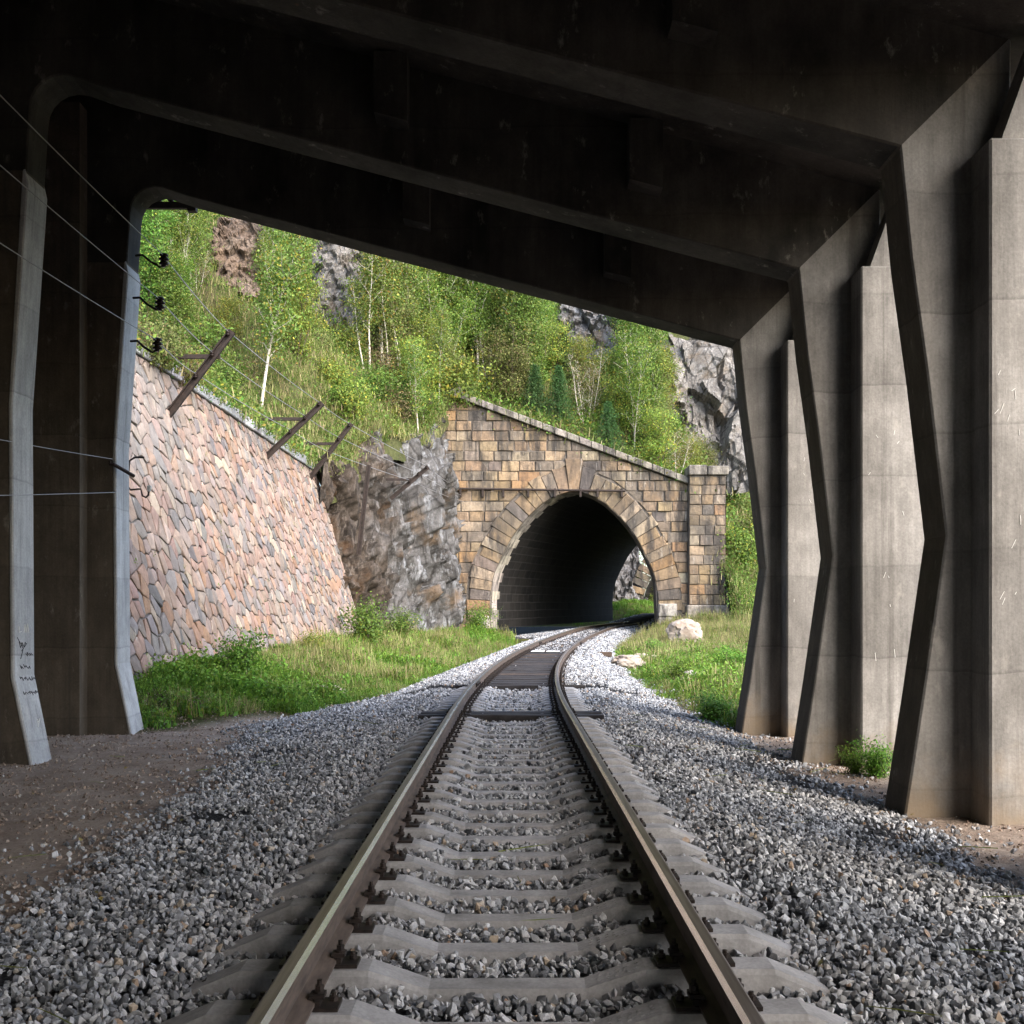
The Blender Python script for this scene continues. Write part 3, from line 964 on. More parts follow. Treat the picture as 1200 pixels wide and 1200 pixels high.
pts, scl = [], []
def sow(y0, y1, dens, s0, s1):
    n = int((y1 - y0) * 9.0 * dens)
    yy = rng.uniform(y0, y1, n); uu = rng.uniform(-4.6, 4.4, n); pk = rng.uniform(0, 1, n); sc_ = rng.uniform(0, 1, n)
    dsl = np.abs(SY[None, :] - yy[:, None]) if n < 1 else None
    order = np.argsort(SY); S_, W_ = SY[order], SW[order]
    pos = np.clip(np.searchsorted(S_, yy), 1, len(S_) - 1)
    left = np.abs(yy - S_[pos - 1]); right = np.abs(S_[pos] - yy)
    dn = np.minimum(left, right); wn = np.where(left < right, W_[pos - 1], W_[pos])
    for k in range(n):
        u, y = float(uu[k]), float(yy[k])
        a = abs(u)
        lim = (interp(UL, y) + edge_wob(y, 0)) if u < 0 else (interp(UR, y) + edge_wob(y, 5))
        over = a - lim
        if over > 0.0:
            # a loose fringe of stones on the soil
            if over > 1.0 or pk[k] > 0.25 * math.exp(-over * 4.0): continue
        elif over > -1.0:
            patch = n3(u * 1.3, y, 31.0, 0.9)
            if patch > 0.12 - over * 0.35 and pk[k] < 0.8 and y < 18: continue
        if a < (.98 if y > 22.9 else 1.26) and dn[k] < wn[k]: continue
        if 1.26 <= a < 1.34 and dn[k] < wn[k] and pk[k] < .6: continue
        if abs(a - .795) < .085: continue
        x = xc(y) + u
        s_ = lerp(s0, s1, sc_[k] ** 1.6)
        z = ground_z(x, y)
        if a < 1.3:
            z = rise(y) - 0.072 + 0.022 * n3(u * 2.2, y, 17, 1.5)
            if .42 < a < .76: z += 0.045
            if a > .9: z += .02
            if a > .9 and y > 22.9: z += .10
            if y > 17 and y < 23:
                if pk[k] < .45: continue
                z += .012
            if y > dense_end: z += 0.05
            z += s_ * rng.uniform(-.3, .9)
        else:
            z += s_ * rng.uniform(-.2, .75) + (0.03 if a < 1.9 else 0.0)
            if y > 22.9 and a < 1.6: z = rise(y) + .045 + s_ * rng.uniform(-.3, .5)
        pts.append((x, y, z)); scl.append(s_)
sow(2.4, 6.0, 1250, .013, .034)
sow(6.0, 10.5, 980, .015, .036)
sow(10.5, 18.0, 620, .018, .040)
sow(18.0, 30.0, 380, .022, .044)
sow(30.0, 62.0, 190, .028, .052)
sow(62.0, 84.0, 40, .04, .06)
N = len(pts)
TINT = [max(0.0, min(1.0, math.exp(-((abs(p[0] - xc(p[1])) - .8) / .22) ** 2) * .75 * rng.uniform(.2, 1.2) + (.35 if rng.uniform() < .04 else 0) + .18 * sstep(.1, .5, n3(p[0], p[1], 51, .8)))) for p in pts]
scatter("ballast_stones", pts, rng.uniform(-3.14, 3.14, (N, 3)), scl, rng.randint(0, 14, N), [stone_proto(k) for k in range(14)],
        "grey crushed stone ballast between and beside the rails")

t = NT('soil_clod')
t.base(t.ramp(t.rand(), [(0, (.13, .095, .075)), (.5, (.25, .19, .15)), (.85, (.34, .28, .23)), (1, (.45, .43, .41))])); t.b.inputs["Roughness"].default_value = .95
M['clod'] = t.mat
pts, scl = [], []
for _ in range(34000):
    y = rng.uniform(4.5, 21); x = rng.uniform(-6.9, -2.6) if rng.uniform() < .8 else rng.uniform(2.9, 4.6)
    u = x - xc(y)
    if -interp(UL, y) + .3 < u < interp(UR, y) - .45: continue
    s_ = .005 + .024 * rng.uniform() ** 3.5
    pts.append((x, y, ground_z(x, y) + s_ * .2)); scl.append(s_)
N = len(pts)
cl = [stone_proto(200 + k, 10) for k in range(6)]
for m_ in cl: m_.materials[0] = M['clod']
scatter("soil_crumbs", pts, rng.uniform(-3.14, 3.14, (N, 3)), scl, rng.randint(0, 6, N), cl, "brown crumbs of soil and grit on the bare ground beside the ballast")

# ------------------------------------------------------------------ retaining wall of polygonal rubble
def clip_half(poly, p, n):
    """keep the part of poly where (q-p).n <= 0"""
    out = []
    L = len(poly)
    for i in range(L):
        a, b = poly[i], poly[(i + 1) % L]
        da = (a[0] - p[0]) * n[0] + (a[1] - p[1]) * n[1]
        db = (b[0] - p[0]) * n[0] + (b[1] - p[1]) * n[1]
        if da <= 0: out.append(a)
        if (da < 0 < db) or (db < 0 < da):
            t_ = da / (da - db)
            out.append((a[0] + (b[0] - a[0]) * t_, a[1] + (b[1] - a[1]) * t_))
    return out
def area(p): return 0.5 * abs(sum(p[i][0] * p[(i + 1) % len(p)][1] - p[(i + 1) % len(p)][0] * p[i][1] for i in range(len(p))))

WY0, WY1 = 18.15, 42.0
WLEN, WH = WY1 - WY0, 7.1
def wall_pt(u, v, out=0.0):
    """u along the wall in metres, v up its battered face from 0 to 1, out = proud of the face"""
    y = WY0 + u
    xf, zf = wall_foot(y); xt, zt = wall_top(y)
    zf -= 0.4
    return Vector((lerp(xf + .1, xt, v) + out * 0.96, y - 0.05 * out, lerp(zf, zt, v) + out * 0.24))
wall = empty("retaining_wall", wall_pt(WLEN / 2, 0))
tag(wall, "tall battered retaining wall of pinkish rubble stones beside the gallery mouth", "wall")
def wpart(o):
    o.matrix_parent_inverse = Matrix.Translation(-wall.location)
    return o
VS = 7.3                                    # face height used for the layout
seeds = []
r_ = random.Random(3)
gx, gy = 0.30, 0.33
nu, nv = int(WLEN / gx) + 3, int(VS / gy) + 3
grid = {}
for i in range(-1, nu):
    for j in range(-1, nv):
        p = ((i + .5 * (j % 2) + r_.uniform(-.40, .40)) * gx, (j + r_.uniform(-.42, .42)) * gy)
        grid[(i, j)] = p
gone = set()
for key in list(grid):                    # drop some seeds so that their neighbours grow into larger stones
    if r_.random() < .17: gone.add(key)
cells = []
for (i, j), p in grid.items():
    if (i, j) in gone: continue
    poly = [(max(0, p[0] - 1), max(0, p[1] - 1)), (min(WLEN, p[0] + 1), max(0, p[1] - 1)), (min(WLEN, p[0] + 1), min(VS, p[1] + 1)), (max(0, p[0] - 1), min(VS, p[1] + 1))]
    if poly[0][0] >= poly[1][0] or poly[0][1] >= poly[2][1]: continue
    for di in range(-3, 4):
        for dj in range(-3, 4):
            q = grid.get((i + di, j + dj))
            if q is None or (di == 0 and dj == 0) or (i + di, j + dj) in gone: continue
            # a skewed metric gives stones that stand on edge and lean
            mx, my = (p[0] + q[0]) / 2, (p[1] + q[1]) / 2
            dx, dy = q[0] - p[0], q[1] - p[1]
            nxx, nyy = dx * 1.12 + dy * 0.13, dy * 0.9 + dx * 0.13
            poly = clip_half(poly, (mx, my), (nxx, nyy))
            if len(poly) < 3: break
        if len(poly) < 3: break
    if len(poly) >= 3 and area(poly) > 0.012: cells.append(poly)
PAL = [((0.265, 0.178, 0.142), 5), ((0.285, 0.212, 0.168), 4), ((0.235, 0.188, 0.165), 4), ((0.20, 0.18, 0.172), 3), ((0.28, 0.172, 0.115), 1.8), ((0.33, 0.265, 0.212), 2.5), ((0.14, 0.132, 0.131), 1.4)]
def pick(pal, r_):
    tot = sum(w for _, w in pal); a = r_.uniform(0, tot)
    for c_, w in pal:
        a -= w
        if a <= 0: break
    k = r_.uniform(.80, 1.15)
    return (c_[0] * k, c_[1] * k * r_.uniform(.96, 1.03), c_[2] * k * r_.uniform(.94, 1.05))
def stone_solid(mb, poly, fn, r_, gap=0.022, proud=0.07, jit=0.03):
    """a stone from a layout polygon: skirt, bevelled edge, slightly domed and tilted face"""
    n = len(poly)
    cx, cy = sum(p[0] for p in poly) / n, sum(p[1] for p in poly) / n
    rad = math.sqrt(area(poly) / math.pi)
    k1, k2 = max(.5, 1 - gap / rad), max(.35, 1 - (gap + .028) / rad)
    h = proud + r_.uniform(-jit, jit); tx, ty = r_.uniform(-.10, .10), r_.uniform(-.10, .10)
    ring = []
    for (k, hh) in ((k1, -.06), (k1 * .995, h * .55), (k2, h)):
        for p in poly:
            a, b = cx + (p[0] - cx) * k, cy + (p[1] - cy) * k
            e = hh + ((a - cx) * tx + (b - cy) * ty if hh > 0 else 0)
            ring.append(fn(a, b, e))
    ring.append(fn(cx, cy, h + .012))
    Fc = []
    for q in range(2):
        for i in range(n):
            j = (i + 1) % n
            Fc.append((q * n + i, q * n + j, (q + 1) * n + j, (q + 1) * n + i))
    for i in range(n): Fc.append((2 * n + i, 2 * n + (i + 1) % n, 3 * n))
    mb.add(ring, Fc)
fnw = lambda a, b, e: wall_pt(a, b / VS, e)
def apparent(poly):
    n = len(poly); c_ = wall_pt(sum(p[0] for p in poly) / n, sum(p[1] for p in poly) / n / VS)
    px = 600 + c_.x / c_.y * F
    hidden = px < 140 or sum(p[1] for p in poly) / n < 0.5
    return area(poly) / c_.y ** 2 * abs(c_.x) / c_.y * (0.01 if hidden else 1)
cells.sort(key=apparent, reverse=True)
r_ = random.Random(21)
rest = MB()
for k, poly in enumerate(cells):
    cu, cv = sum(p[0] for p in poly) / len(poly), sum(p[1] for p in poly) / len(poly)
    col = pick(PAL, r_)
    # older, greyer stones high up by the gallery; warmer ones low down
    lum = sum(col) / 3; col = tuple(lerp(c_, lum, .08) for c_ in col)
    gk = sstep(.35, .8, cv / VS) * sstep(12, 2, cu) * 0.6
    col = tuple(lerp(a, b, gk) for a, b in zip(col, (.33, .31, .29)))
    if k < 295:
        mb = MB(); mb.col = col
        stone_solid(mb, poly, fnw, r_, .017, .026, .014)
        wpart(mb.build("stone", M['rubble'], wall))
    else:
        rest.col = col
        stone_solid(rest, poly, fnw, r_, .017, .026, .014)
o = wpart(rest.build("rubble_stones", M['rubble'], wall)); o["kind"] = "stuff"
mb = MB()
NU = 40
V = [tuple(wall_pt(WLEN * i / NU, v, -0.02)) for i in range(NU + 1) for v in (0, 1)] + [tuple(wall_pt(WLEN * i / NU, v, -0.02) + Vector((-1.2, 0, 0))) for i in range(NU + 1) for v in (0, 1)]
Fc = [(2 * i, 2 * i + 2, 2 * i + 3, 2 * i + 1) for i in range(NU)]
b0 = 2 * (NU + 1)
Fc += [(2 * i + 1, 2 * i + 3, b0 + 2 * i + 3, b0 + 2 * i + 1) for i in range(NU)]
Fc += [(2 * NU, b0 + 2 * NU, b0 + 2 * NU + 1, 2 * NU + 1), (0, 1, b0 + 1, b0)]
mb.add(V, Fc)
wpart(mb.build("mortar_bed", M['mortar_pale'], wall))
# coping of grey dressed blocks
u = 0.0
r_ = random.Random(8)
while u < WLEN - .3:
    l_ = min(r_.uniform(.55, .95), WLEN - u)
    mb = MB(); mb.col = pick([((.33, .34, .36), 3), ((.42, .42, .43), 2), ((.25, .25, .26), 1)], r_)
    h = r_.uniform(.26, .36); d_ = r_.uniform(-.02, .03)
    P = []
    for uu in (u + .012, u + l_ - .012):
        b = wall_pt(uu, 1.0)
        P += [b + Vector((.10 + d_, 0, .015)), b + Vector((.08 + d_, 0, h)), b + Vector((-.45, 0, h + r_.uniform(-.02, .02))), b + Vector((-.45, 0, .015))]
    mb.add(P, [(0, 4, 5, 1), (1, 5, 6, 2), (2, 6, 7, 3), (0, 1, 2, 3), (7, 6, 5, 4), (0, 3, 7, 4)])
    o = wpart(mb.build("coping_stone", M['rubble'], wall))
    o.modifiers.new("bevel", 'BEVEL').width = .02
    u += l_
# row of ironwork let into the wall
for (px, py) in ((232, 592),):
    pass

# ------------------------------------------------------------------ tunnel
TY = 57.0
S57 = TY / F
def TX(px): return (px - 600) * S57
def TZ(py): return CAMZ + (HORIZON - py) * S57
TCX = TX(672.5)
TBASE = TZ(737)
PROF = [(0, 97.5), (35, 98), (52, 96), (66, 92.5), (89, 82), (106, 73), (120, 63), (135, 49.5), (147, 36), (155, 22), (159.5, 8), (160.3, 0)]
def half_at(z):          # half width of the opening at height z
    h = (z - TBASE) / S57
    if h >= 160.3: return 0.0
    return float(np.interp(h, [a for a, _ in PROF], [b for _, b in PROF])) * S57
arch = [(TCX - b * S57, TBASE + a * S57) for a, b in PROF] + [(TCX + b * S57, TBASE + a * S57) for a, b in PROF[-2::-1]]
# evenly spaced points along the intrados
def resample(pl, n):
    d = [0]
    for i in range(1, len(pl)): d.append(d[-1] + math.dist(pl[i], pl[i - 1]))
    return [(float(np.interp(d[-1] * k / n, d, [p[0] for p in pl])), float(np.interp(d[-1] * k / n, d, [p[1] for p in pl]))) for k in range(n + 1)]
tunnel = empty("tunnel_portal", (TCX, TY, TBASE - .3))
tag(tunnel, "old sandstone tunnel portal with tall arch and sloping coping under the wooded hill", "tunnel")
def tpart(o):
    o.matrix_parent_inverse = Matrix.Translation(-tunnel.location)
    return o
ASH = [((.31, .225, .14), 4), ((.33, .25, .16), 4), ((.28, .215, .15), 3.5), ((.23, .19, .15), 2.2), ((.15, .132, .118), 1.3), ((.38, .31, .22), 1.8), ((.32, .205, .11), 1.2)]
NV_ = 37
ip = resample(arch, NV_)
ext = []
for k, p in enumerate(ip):
    a, b = ip[max(0, k - 1)], ip[min(NV_, k + 1)]
    tx, tz = b[0] - a[0], b[1] - a[1]; l_ = math.hypot(tx, tz)
    nx_, nz_ = -tz / l_, tx / l_
    ext.append((p[0] + nx_ * 1.24, max(p[1] + nz_ * 1.24, TBASE - .05)))
def ext_half(z, side):
    best = 0
    for a, b in zip(ext[:-1], ext[1:]):
        if min(a[1], b[1]) <= z <= max(a[1], b[1]) and abs(a[1] - b[1]) > 1e-6:
            t_ = (z - a[1]) / (b[1] - a[1]); x = lerp(a[0], b[0], t_)
            if (x - TCX) * side > best: best = (x - TCX) * side
    return best
r_ = random.Random(17)
fnt = lambda a, b, e: (a, TY - e, b)
for k in range(NV_):
    mb = MB(); mb.col = pick(ASH, r_)
    e1, e2 = ext[k], ext[k + 1]
    i1, i2 = ip[k], ip[k + 1]
    grow = r_.uniform(-.12, .1)
    if k == NV_ // 2: grow = .42
    elif abs(k - NV_ // 2) == 1: grow = .12
    o1 = (lerp(i1[0], e1[0], 1 + grow), lerp(i1[1], e1[1], 1 + grow)); o2 = (lerp(i2[0], e2[0], 1 + grow), lerp(i2[1], e2[1], 1 + grow))
    quad = [i1, o1, o2, i2]
    q = quad if True else quad[::-1]
    # orientation counter-clockwise seen from the camera side
    sgn = sum(q[i][0] * q[(i + 1) % 4][1] - q[(i + 1) % 4][0] * q[i][1] for i in range(4))
    if sgn < 0: q = q[::-1]
    stone_solid(mb, q, fnt, r_, .016, .10 + (.05 if k == NV_ // 2 else 0), .03)
    tpart(mb.build("voussoir", M['ashlar'], tunnel))
    # its return into the vault
    mb = MB(); mb.col = tuple(c_ * 1.15 for c_ in pick([((.36, .33, .29), 2), ((.28, .26, .23), 2)], r_))
    cxm = TCX
    ii1, ii2 = i1, i2
    dpt = 1.0 + .3 * (k % 2)
    mb.add([(ii1[0], TY - .02, ii1[1]), (ii2[0], TY - .02, ii2[1]), (ii2[0] + .34 * dpt, TY + dpt, ii2[1]), (ii1[0] + .34 * dpt, TY + dpt, ii1[1])], [(0, 1, 2, 3)])
    tpart(mb.build("reveal_stone", M['ashlar'], tunnel))
# sloping top line and coursed blocks
def top_z(x): return lerp(TZ(466), TZ(568), (x - TX(534)) / (TX(807) - TX(534)))
XL, XR = TX(522), TX(806)
z = TBASE - .25
row = 0
blocks = []
while z < top_z(XL) - .1:
    h = r_.uniform(.49, .56)
    x = XL - r_.uniform(0, .7)
    while x < XR:
        w_ = r_.uniform(.62, 1.25)
        x0, x1 = max(x, XL), min(x + w_, XR)
        if XR - x1 < .35: x1 = XR
        x += w_ if x1 < XR else 99
        if x1 - x0 < .18: continue
        zz0, zz1 = z, z + h
        poly = [(x0, zz0), (x1, zz0), (x1, zz1), (x0, zz1)]
        sl = (top_z(1) - top_z(0))
        poly = clip_half(poly, (0, top_z(0) - .02), (-sl, 1.0))
        if len(poly) < 3 or area(poly) < .05: continue
        zm = (zz0 + zz1) / 2
        parts = [poly]
        # cut by the back of the arch ring
        if ext_half(zz0, 1) > 0 or ext_half(zz1, 1) > 0 or zm < max(e[1] for e in ext):
            new = []
            for side in (-1, 1):
                h0, h1 = ext_half(max(zz0, TBASE), side), ext_half(zz1, side)
                if h1 == 0 and h0 > 0: h1 = 0.0
                a, b = (TCX + side * h0, max(zz0, TBASE - .25)), (TCX + side * h1, zz1)
                if abs(a[0] - b[0]) < 1e-6: b = (b[0], b[1])
                d_ = (b[0] - a[0], b[1] - a[1])
                nn = (d_[1], -d_[0]) if side < 0 else (-d_[1], d_[0])
                q = [p for p in poly]
                # keep what lies outside the ring on this side
                q = clip_half(q, a, nn)
                q = clip_half(q, (TCX, 0), (side * -1.0, 0))
                if len(q) >= 3 and area(q) > .05: new.append(q)
            parts = new
        blocks += parts
    z += h; row += 1
for poly in blocks:
    mb = MB(); mb.col = pick(ASH, r_)
    poly = [(a + r_.uniform(-.02, .02), b + r_.uniform(-.018, .018)) for a, b in poly]
    stone_solid(mb, poly, fnt, r_, .022, .06, .045)
    tpart(mb.build("block", M['ashlar'], tunnel))
# mortar body behind the blocks
mb = MB()
NXB = 90
for k in range(NXB):
    xa, xb = lerp(XL - 1.2, XR, k / NXB), lerp(XL - 1.2, XR, (k + 1) / NXB)
    def zlo(x):
        u = abs(x - TCX)
        if u >= 98 * S57: return TBASE - .6
        lo, hi = TBASE + 35 * S57, TBASE + 160.3 * S57
        for _ in range(24):
            m_ = (lo + hi) / 2
            if half_at(m_) > u: lo = m_
            else: hi = m_
        return lo + .02
    za, zb2 = zlo(xa), zlo(xb)
    ta, tb = top_z(xa) - .03, top_z(xb) - .03
    mb.add([(xa, TY + .01, za), (xb, TY + .01, zb2), (xb, TY + .01, tb), (xa, TY + .01, ta), (xa, TY + 1.1, za), (xb, TY + 1.1, zb2), (xb, TY + 1.1, tb), (xa, TY + 1.1, ta)],
           [(0, 1, 2, 3), (3, 2, 6, 7), (0, 4, 5, 1)])
tpart(mb.build("masonry_core", M['mortar'], tunnel))
# coping stones down the slope
nC_ = 19
for k in range(nC_):
    a, b = k / nC_, (k + 1) / nC_
    xa, xb = lerp(TX(536), TX(806), a) + .012, lerp(TX(536), TX(806), b) - .012
    mb = MB(); mb.col = pick([((.31, .28, .24), 3), ((.25, .23, .20), 2), ((.36, .33, .29), 1)], r_)
    th = .34
    mb.prism_y([(xa, top_z(xa)), (xb, top_z(xb)), (xb, top_z(xb) + th), (xa, top_z(xa) + th)], TY - .30 + r_.uniform(-.02, .02), TY + .9)
    o = tpart(mb.build("coping_stone", M['ashlar'], tunnel)); o.modifiers.new("bevel", 'BEVEL').width = .03
mb = MB(); mb.col = (.33, .305, .27)
mb.prism_y([(TX(527), TZ(466)), (TX(543), TZ(466)), (TX(543), TZ(459)), (TX(536), TZ(450)), (TX(527), TZ(453))], TY - .38, TY + 1.0)
o = tpart(mb.build("peak_stone", M['ashlar'], tunnel)); o.modifiers.new("bevel", 'BEVEL').width = .04
# pilaster at the low end
z = TZ(709)
PXL, PXR = TX(805.5), TX(848)
while z < TZ(559) - .12:
    h = min(r_.uniform(.46, .55), TZ(559) - z)
    x = PXL; first = True
    while x < PXR - .05:
        w_ = r_.uniform(.45, .85)
        x1 = min(x + w_, PXR)
        if PXR - x1 < .25: x1 = PXR
        mb = MB(); mb.col = pick(ASH, r_)
        stone_solid(mb, [(x, z), (x1, z), (x1, z + h), (x, z + h)], lambda a, b, e: (a, TY - .55 - e, b), r_, .016, .055, .03)
        if x1 == PXR:     # the quoin turns the corner
            o_ = len(mb.v); mb.add([(PXR + .02, TY - .58, z + .015), (PXR + .02, TY + .9, z + .015), (PXR + .02, TY + .9, z + h - .015), (PXR + .02, TY - .58, z + h - .015)], [(0, 1, 2, 3)])
        tpart(mb.build("pilaster_block", M['ashlar'], tunnel))
        x = x1
    z += h
mb = MB(); mb.box(PXL + .02, PXR - .01, TY - .53, TY + .95, TBASE - .5, TZ(559)); tpart(mb.build("pilaster_core", M['mortar'], tunnel))
mb = MB(); mb.col = (.47, .42, .35); mb.box(PXL - .13, PXR + .15, TY - .78, TY + 1.0, TBASE - .6, TZ(709) - .01)
o = tpart(mb.build("plinth", M['ashlar'], tunnel)); o.modifiers.new("bevel", 'BEVEL').width = .06
for (xa, xb, za, zb2, dy, c_) in ((PXL - .03, TX(826), 558.5, 547, .76, (.33, .30, .26)), (TX(826) + .015, TX(850.5), 558.5, 548, .80, (.36, .33, .28)), (PXL + .1, PXR + .02, 561.5, 558.7, .62, (.2, .18, .16))):
    mb = MB(); mb.col = c_; mb.box(xa, xb, TY - dy, TY + 1.0, TZ(za), TZ(zb2))
    o = tpart(mb.build("cap_stone", M['ashlar'], tunnel)); o.modifiers.new("bevel", 'BEVEL').width = .04
# big pale quoin blocks at the foot of the arch
for (a, b, c_, d_) in ((771, 793, 723, 707.5), (771, 790, 738, 723.5), (558, 574, 737, 722)):
    mb = MB(); mb.col = (.52, .49, .44); mb.box(TX(a), TX(b), TY - .2, TY + .5, TZ(c_), TZ(d_))
    o = tpart(mb.build("quoin", M['ashlar'], tunnel)); o.modifiers.new("bevel", 'BEVEL').width = .05
# iron bar with hangers across the face
mb = MB()
mb.tube([(TX(520), TY - .28, TZ(573)), (TX(620), TY - .28, TZ(574.5)), (TX(732), TY - .28, TZ(576))], .06, 5)
for q in (540, 566, 590, 619, 650, 680, 700, 728): mb.box(TX(q) - .05, TX(q) + .05, TY - .32, TY + .02, TZ(583), TZ(573))
tpart(mb.build("iron_bar", M['steel'], tunnel))
# vault: swept lining that bends away with the track
def tun_c(y): return TCX + .34 * (y - TY)
LY = list(np.arange(TY + .95, 82.2, 1.0)) + [82.2]
prof2 = resample(arch, 44)
V, UVs = [], []
for y in LY:
    dx = tun_c(y) - TCX; dz = rise(y) - rise(TY)
    acc = 0
    for k, (x, z) in enumerate(prof2):
        V.append((x + dx, y, z + dz))
n = len(prof2)
Fq = [(j * n + k, (j + 1) * n + k, (j + 1) * n + k + 1, j * n + k + 1) for j in range(len(LY) - 1) for k in range(n - 1)]
me = fast_mesh("lining", V, Fq, None, True)
uv = me.uv_layers.new(name="uv")
per = sum(math.dist(prof2[k], prof2[k + 1]) for k in range(n - 1)) / (n - 1)
dat = []
for f in Fq:
    for i in f: dat += [LY[i // n], (i % n) * per]
uv.data.foreach_set("uv", dat)
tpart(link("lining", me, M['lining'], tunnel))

# next tunnel, glimpsed through this one
T2Y, T2X, T2Z = 99.0, 16.0, rise(99) - .25
t2 = empty("tunnel_mouth", (T2X, T2Y, T2Z))
tag(t2, "second tunnel mouth glimpsed through the first tunnel beyond its far end", "tunnel")
def t2p(o): o.matrix_parent_inverse = Matrix.Translation(-t2.location); return o
a2 = [(x - TCX + T2X, z - TBASE + T2Z) for x, z in arch]
ip2 = resample(a2, 30)
for k in range(30):
    a, b = ip2[k], ip2[k + 1]
    tx, tz = b[0] - a[0], b[1] - a[1]; l_ = math.hypot(tx, tz); nx_, nz_ = -tz / l_, tx / l_
    q = [a, (a[0] + nx_ * 1.5, a[1] + nz_ * 1.5), (b[0] + nx_ * 1.5, b[1] + nz_ * 1.5), b]
    if sum(q[i][0] * q[(i + 1) % 4][1] - q[(i + 1) % 4][0] * q[i][1] for i in range(4)) < 0: q = q[::-1]
    mb = MB(); mb.col = tuple(.8 * c_ for c_ in pick(ASH, r_))
    stone_solid(mb, q, lambda a_, b_, e: (a_, T2Y - e, b_), r_, .03, .12, .05)
    t2p(mb.build("voussoir", M['ashlar'], t2))
V = [];  LY2 = list(np.arange(T2Y, T2Y + 20, 2.0))
for y in LY2:
    for (x, z) in ip2: V.append((x + .3 * (y - T2Y), y, z))
n = 31
Fq = [(j * n + k, (j + 1) * n + k, (j + 1) * n + k + 1, j * n + k + 1) for j in range(len(LY2) - 1) for k in range(n - 1)]
me = fast_mesh("lining", V, Fq, None, True); uv = me.uv_layers.new(name="uv")
dat = []
for f in Fq:
    for i in f: dat += [LY2[i // n], (i % n) * per]
uv.data.foreach_set("uv", dat)
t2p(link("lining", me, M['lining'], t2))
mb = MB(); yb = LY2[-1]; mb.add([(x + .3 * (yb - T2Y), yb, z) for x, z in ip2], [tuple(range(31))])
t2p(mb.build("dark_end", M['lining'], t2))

# ------------------------------------------------------------------ rock
def block_field(P, scale, amp, seed, stretch=(1, 1, 1)):
    """piecewise planar offsets: fractured rock faces with sharp breaks"""
    r_ = np.random.RandomState(seed)
    Q = P / (np.array(stretch) * scale)
    lo, hi = Q.min(0) - 1, Q.max(0) + 1
    dims = np.maximum(1, np.ceil(hi - lo).astype(int))
    n = min(1500, int(np.prod(dims)))
    S = r_.uniform(0, 1, (n, 3)) * (hi - lo) + lo
    off = r_.uniform(-1, 1, n); gr = r_.uniform(-.8, .8, (n, 3))
    out = np.empty(len(Q))
    for a in range(0, len(Q), 2000):
        D = ((Q[a:a + 2000, None, :] - S[None]) ** 2).sum(2)
        i = D.argmin(1)
        out[a:a + 2000] = off[i] + ((Q[a:a + 2000] - S[i]) * gr[i]).sum(1)
    return out * amp
def rough(P, N_, levels, seed, fin=.06):
    d = np.zeros(len(P))
    for k, (sc_, am, st) in enumerate(levels): d += block_field(P, sc_, am, seed + k, st)
    d += np.array([fin * mnoise.fractal(Vector(p), 1.0, 2.0, 4) for p in P * 1.7])
    return P + N_ * d[:, None]

# crag between wall and tunnel
PATH = [(-8.2, 41.3, .1, 7.1), (-6.5, 43.0, .2, None), (-5.7, 45.2, .3, None), (-4.8, 47.8, .3, None), (-3.9, 50.4, .3, None), (-3.35, 52.6, .3, None), (-3.4, 54.8, .3, None), (-4.2, 57.3, .3, None)]
us = np.linspace(0, len(PATH) - 1, 210)
vs_ = np.linspace(0, 1, 120)
P, Nn = [], []
for u in us:
    i = min(int(u), len(PATH) - 2); f_ = u - i
    a, b = PATH[i], PATH[i + 1]
    x, y = lerp(a[0], b[0], f_), lerp(a[1], b[1], f_)
    d = Vector((b[0] - a[0], b[1] - a[1], 0)).normalized(); n_ = Vector((d.y, -d.x, 0))
    xtop = xe(y) - .25; ztop = (hill_z(xtop, y) or 7.0) + .12
    if i >= len(PATH) - 2: xtop = min(xtop, -4.2)
    for v in vs_:
        z = lerp(.0, ztop, v)
        k = v ** 1.5
        P.append((lerp(x, xtop, k) + n_.x * .5 * math.sin(v * 3.1), lerp(y, y + .5, k) + n_.y * .5 * math.sin(v * 3.1), z)); Nn.append((n_.x * .9, n_.y * .9, .3))
P, Nn = np.array(P), np.array(Nn)
P2 = rough(P, Nn, [(2.4, .62, (.7, .7, 1.5)), (.95, .40, (.8, .8, 1.2)), (.36, .17, (.7, .7, 1.6)), (.17, .06, (.8, .8, 1.4))], 40, .05)
n = len(vs_)
Fq = [(i * n + j, (i + 1) * n + j, (i + 1) * n + j + 1, i * n + j + 1) for i in range(len(us) - 1) for j in range(n - 1)]
crag = link("rock_crag", fast_mesh("rock_crag", P2, Fq), M['crag_face'])
tag(crag, "dark fractured rock face with pale streaks between retaining wall and tunnel", "rock")

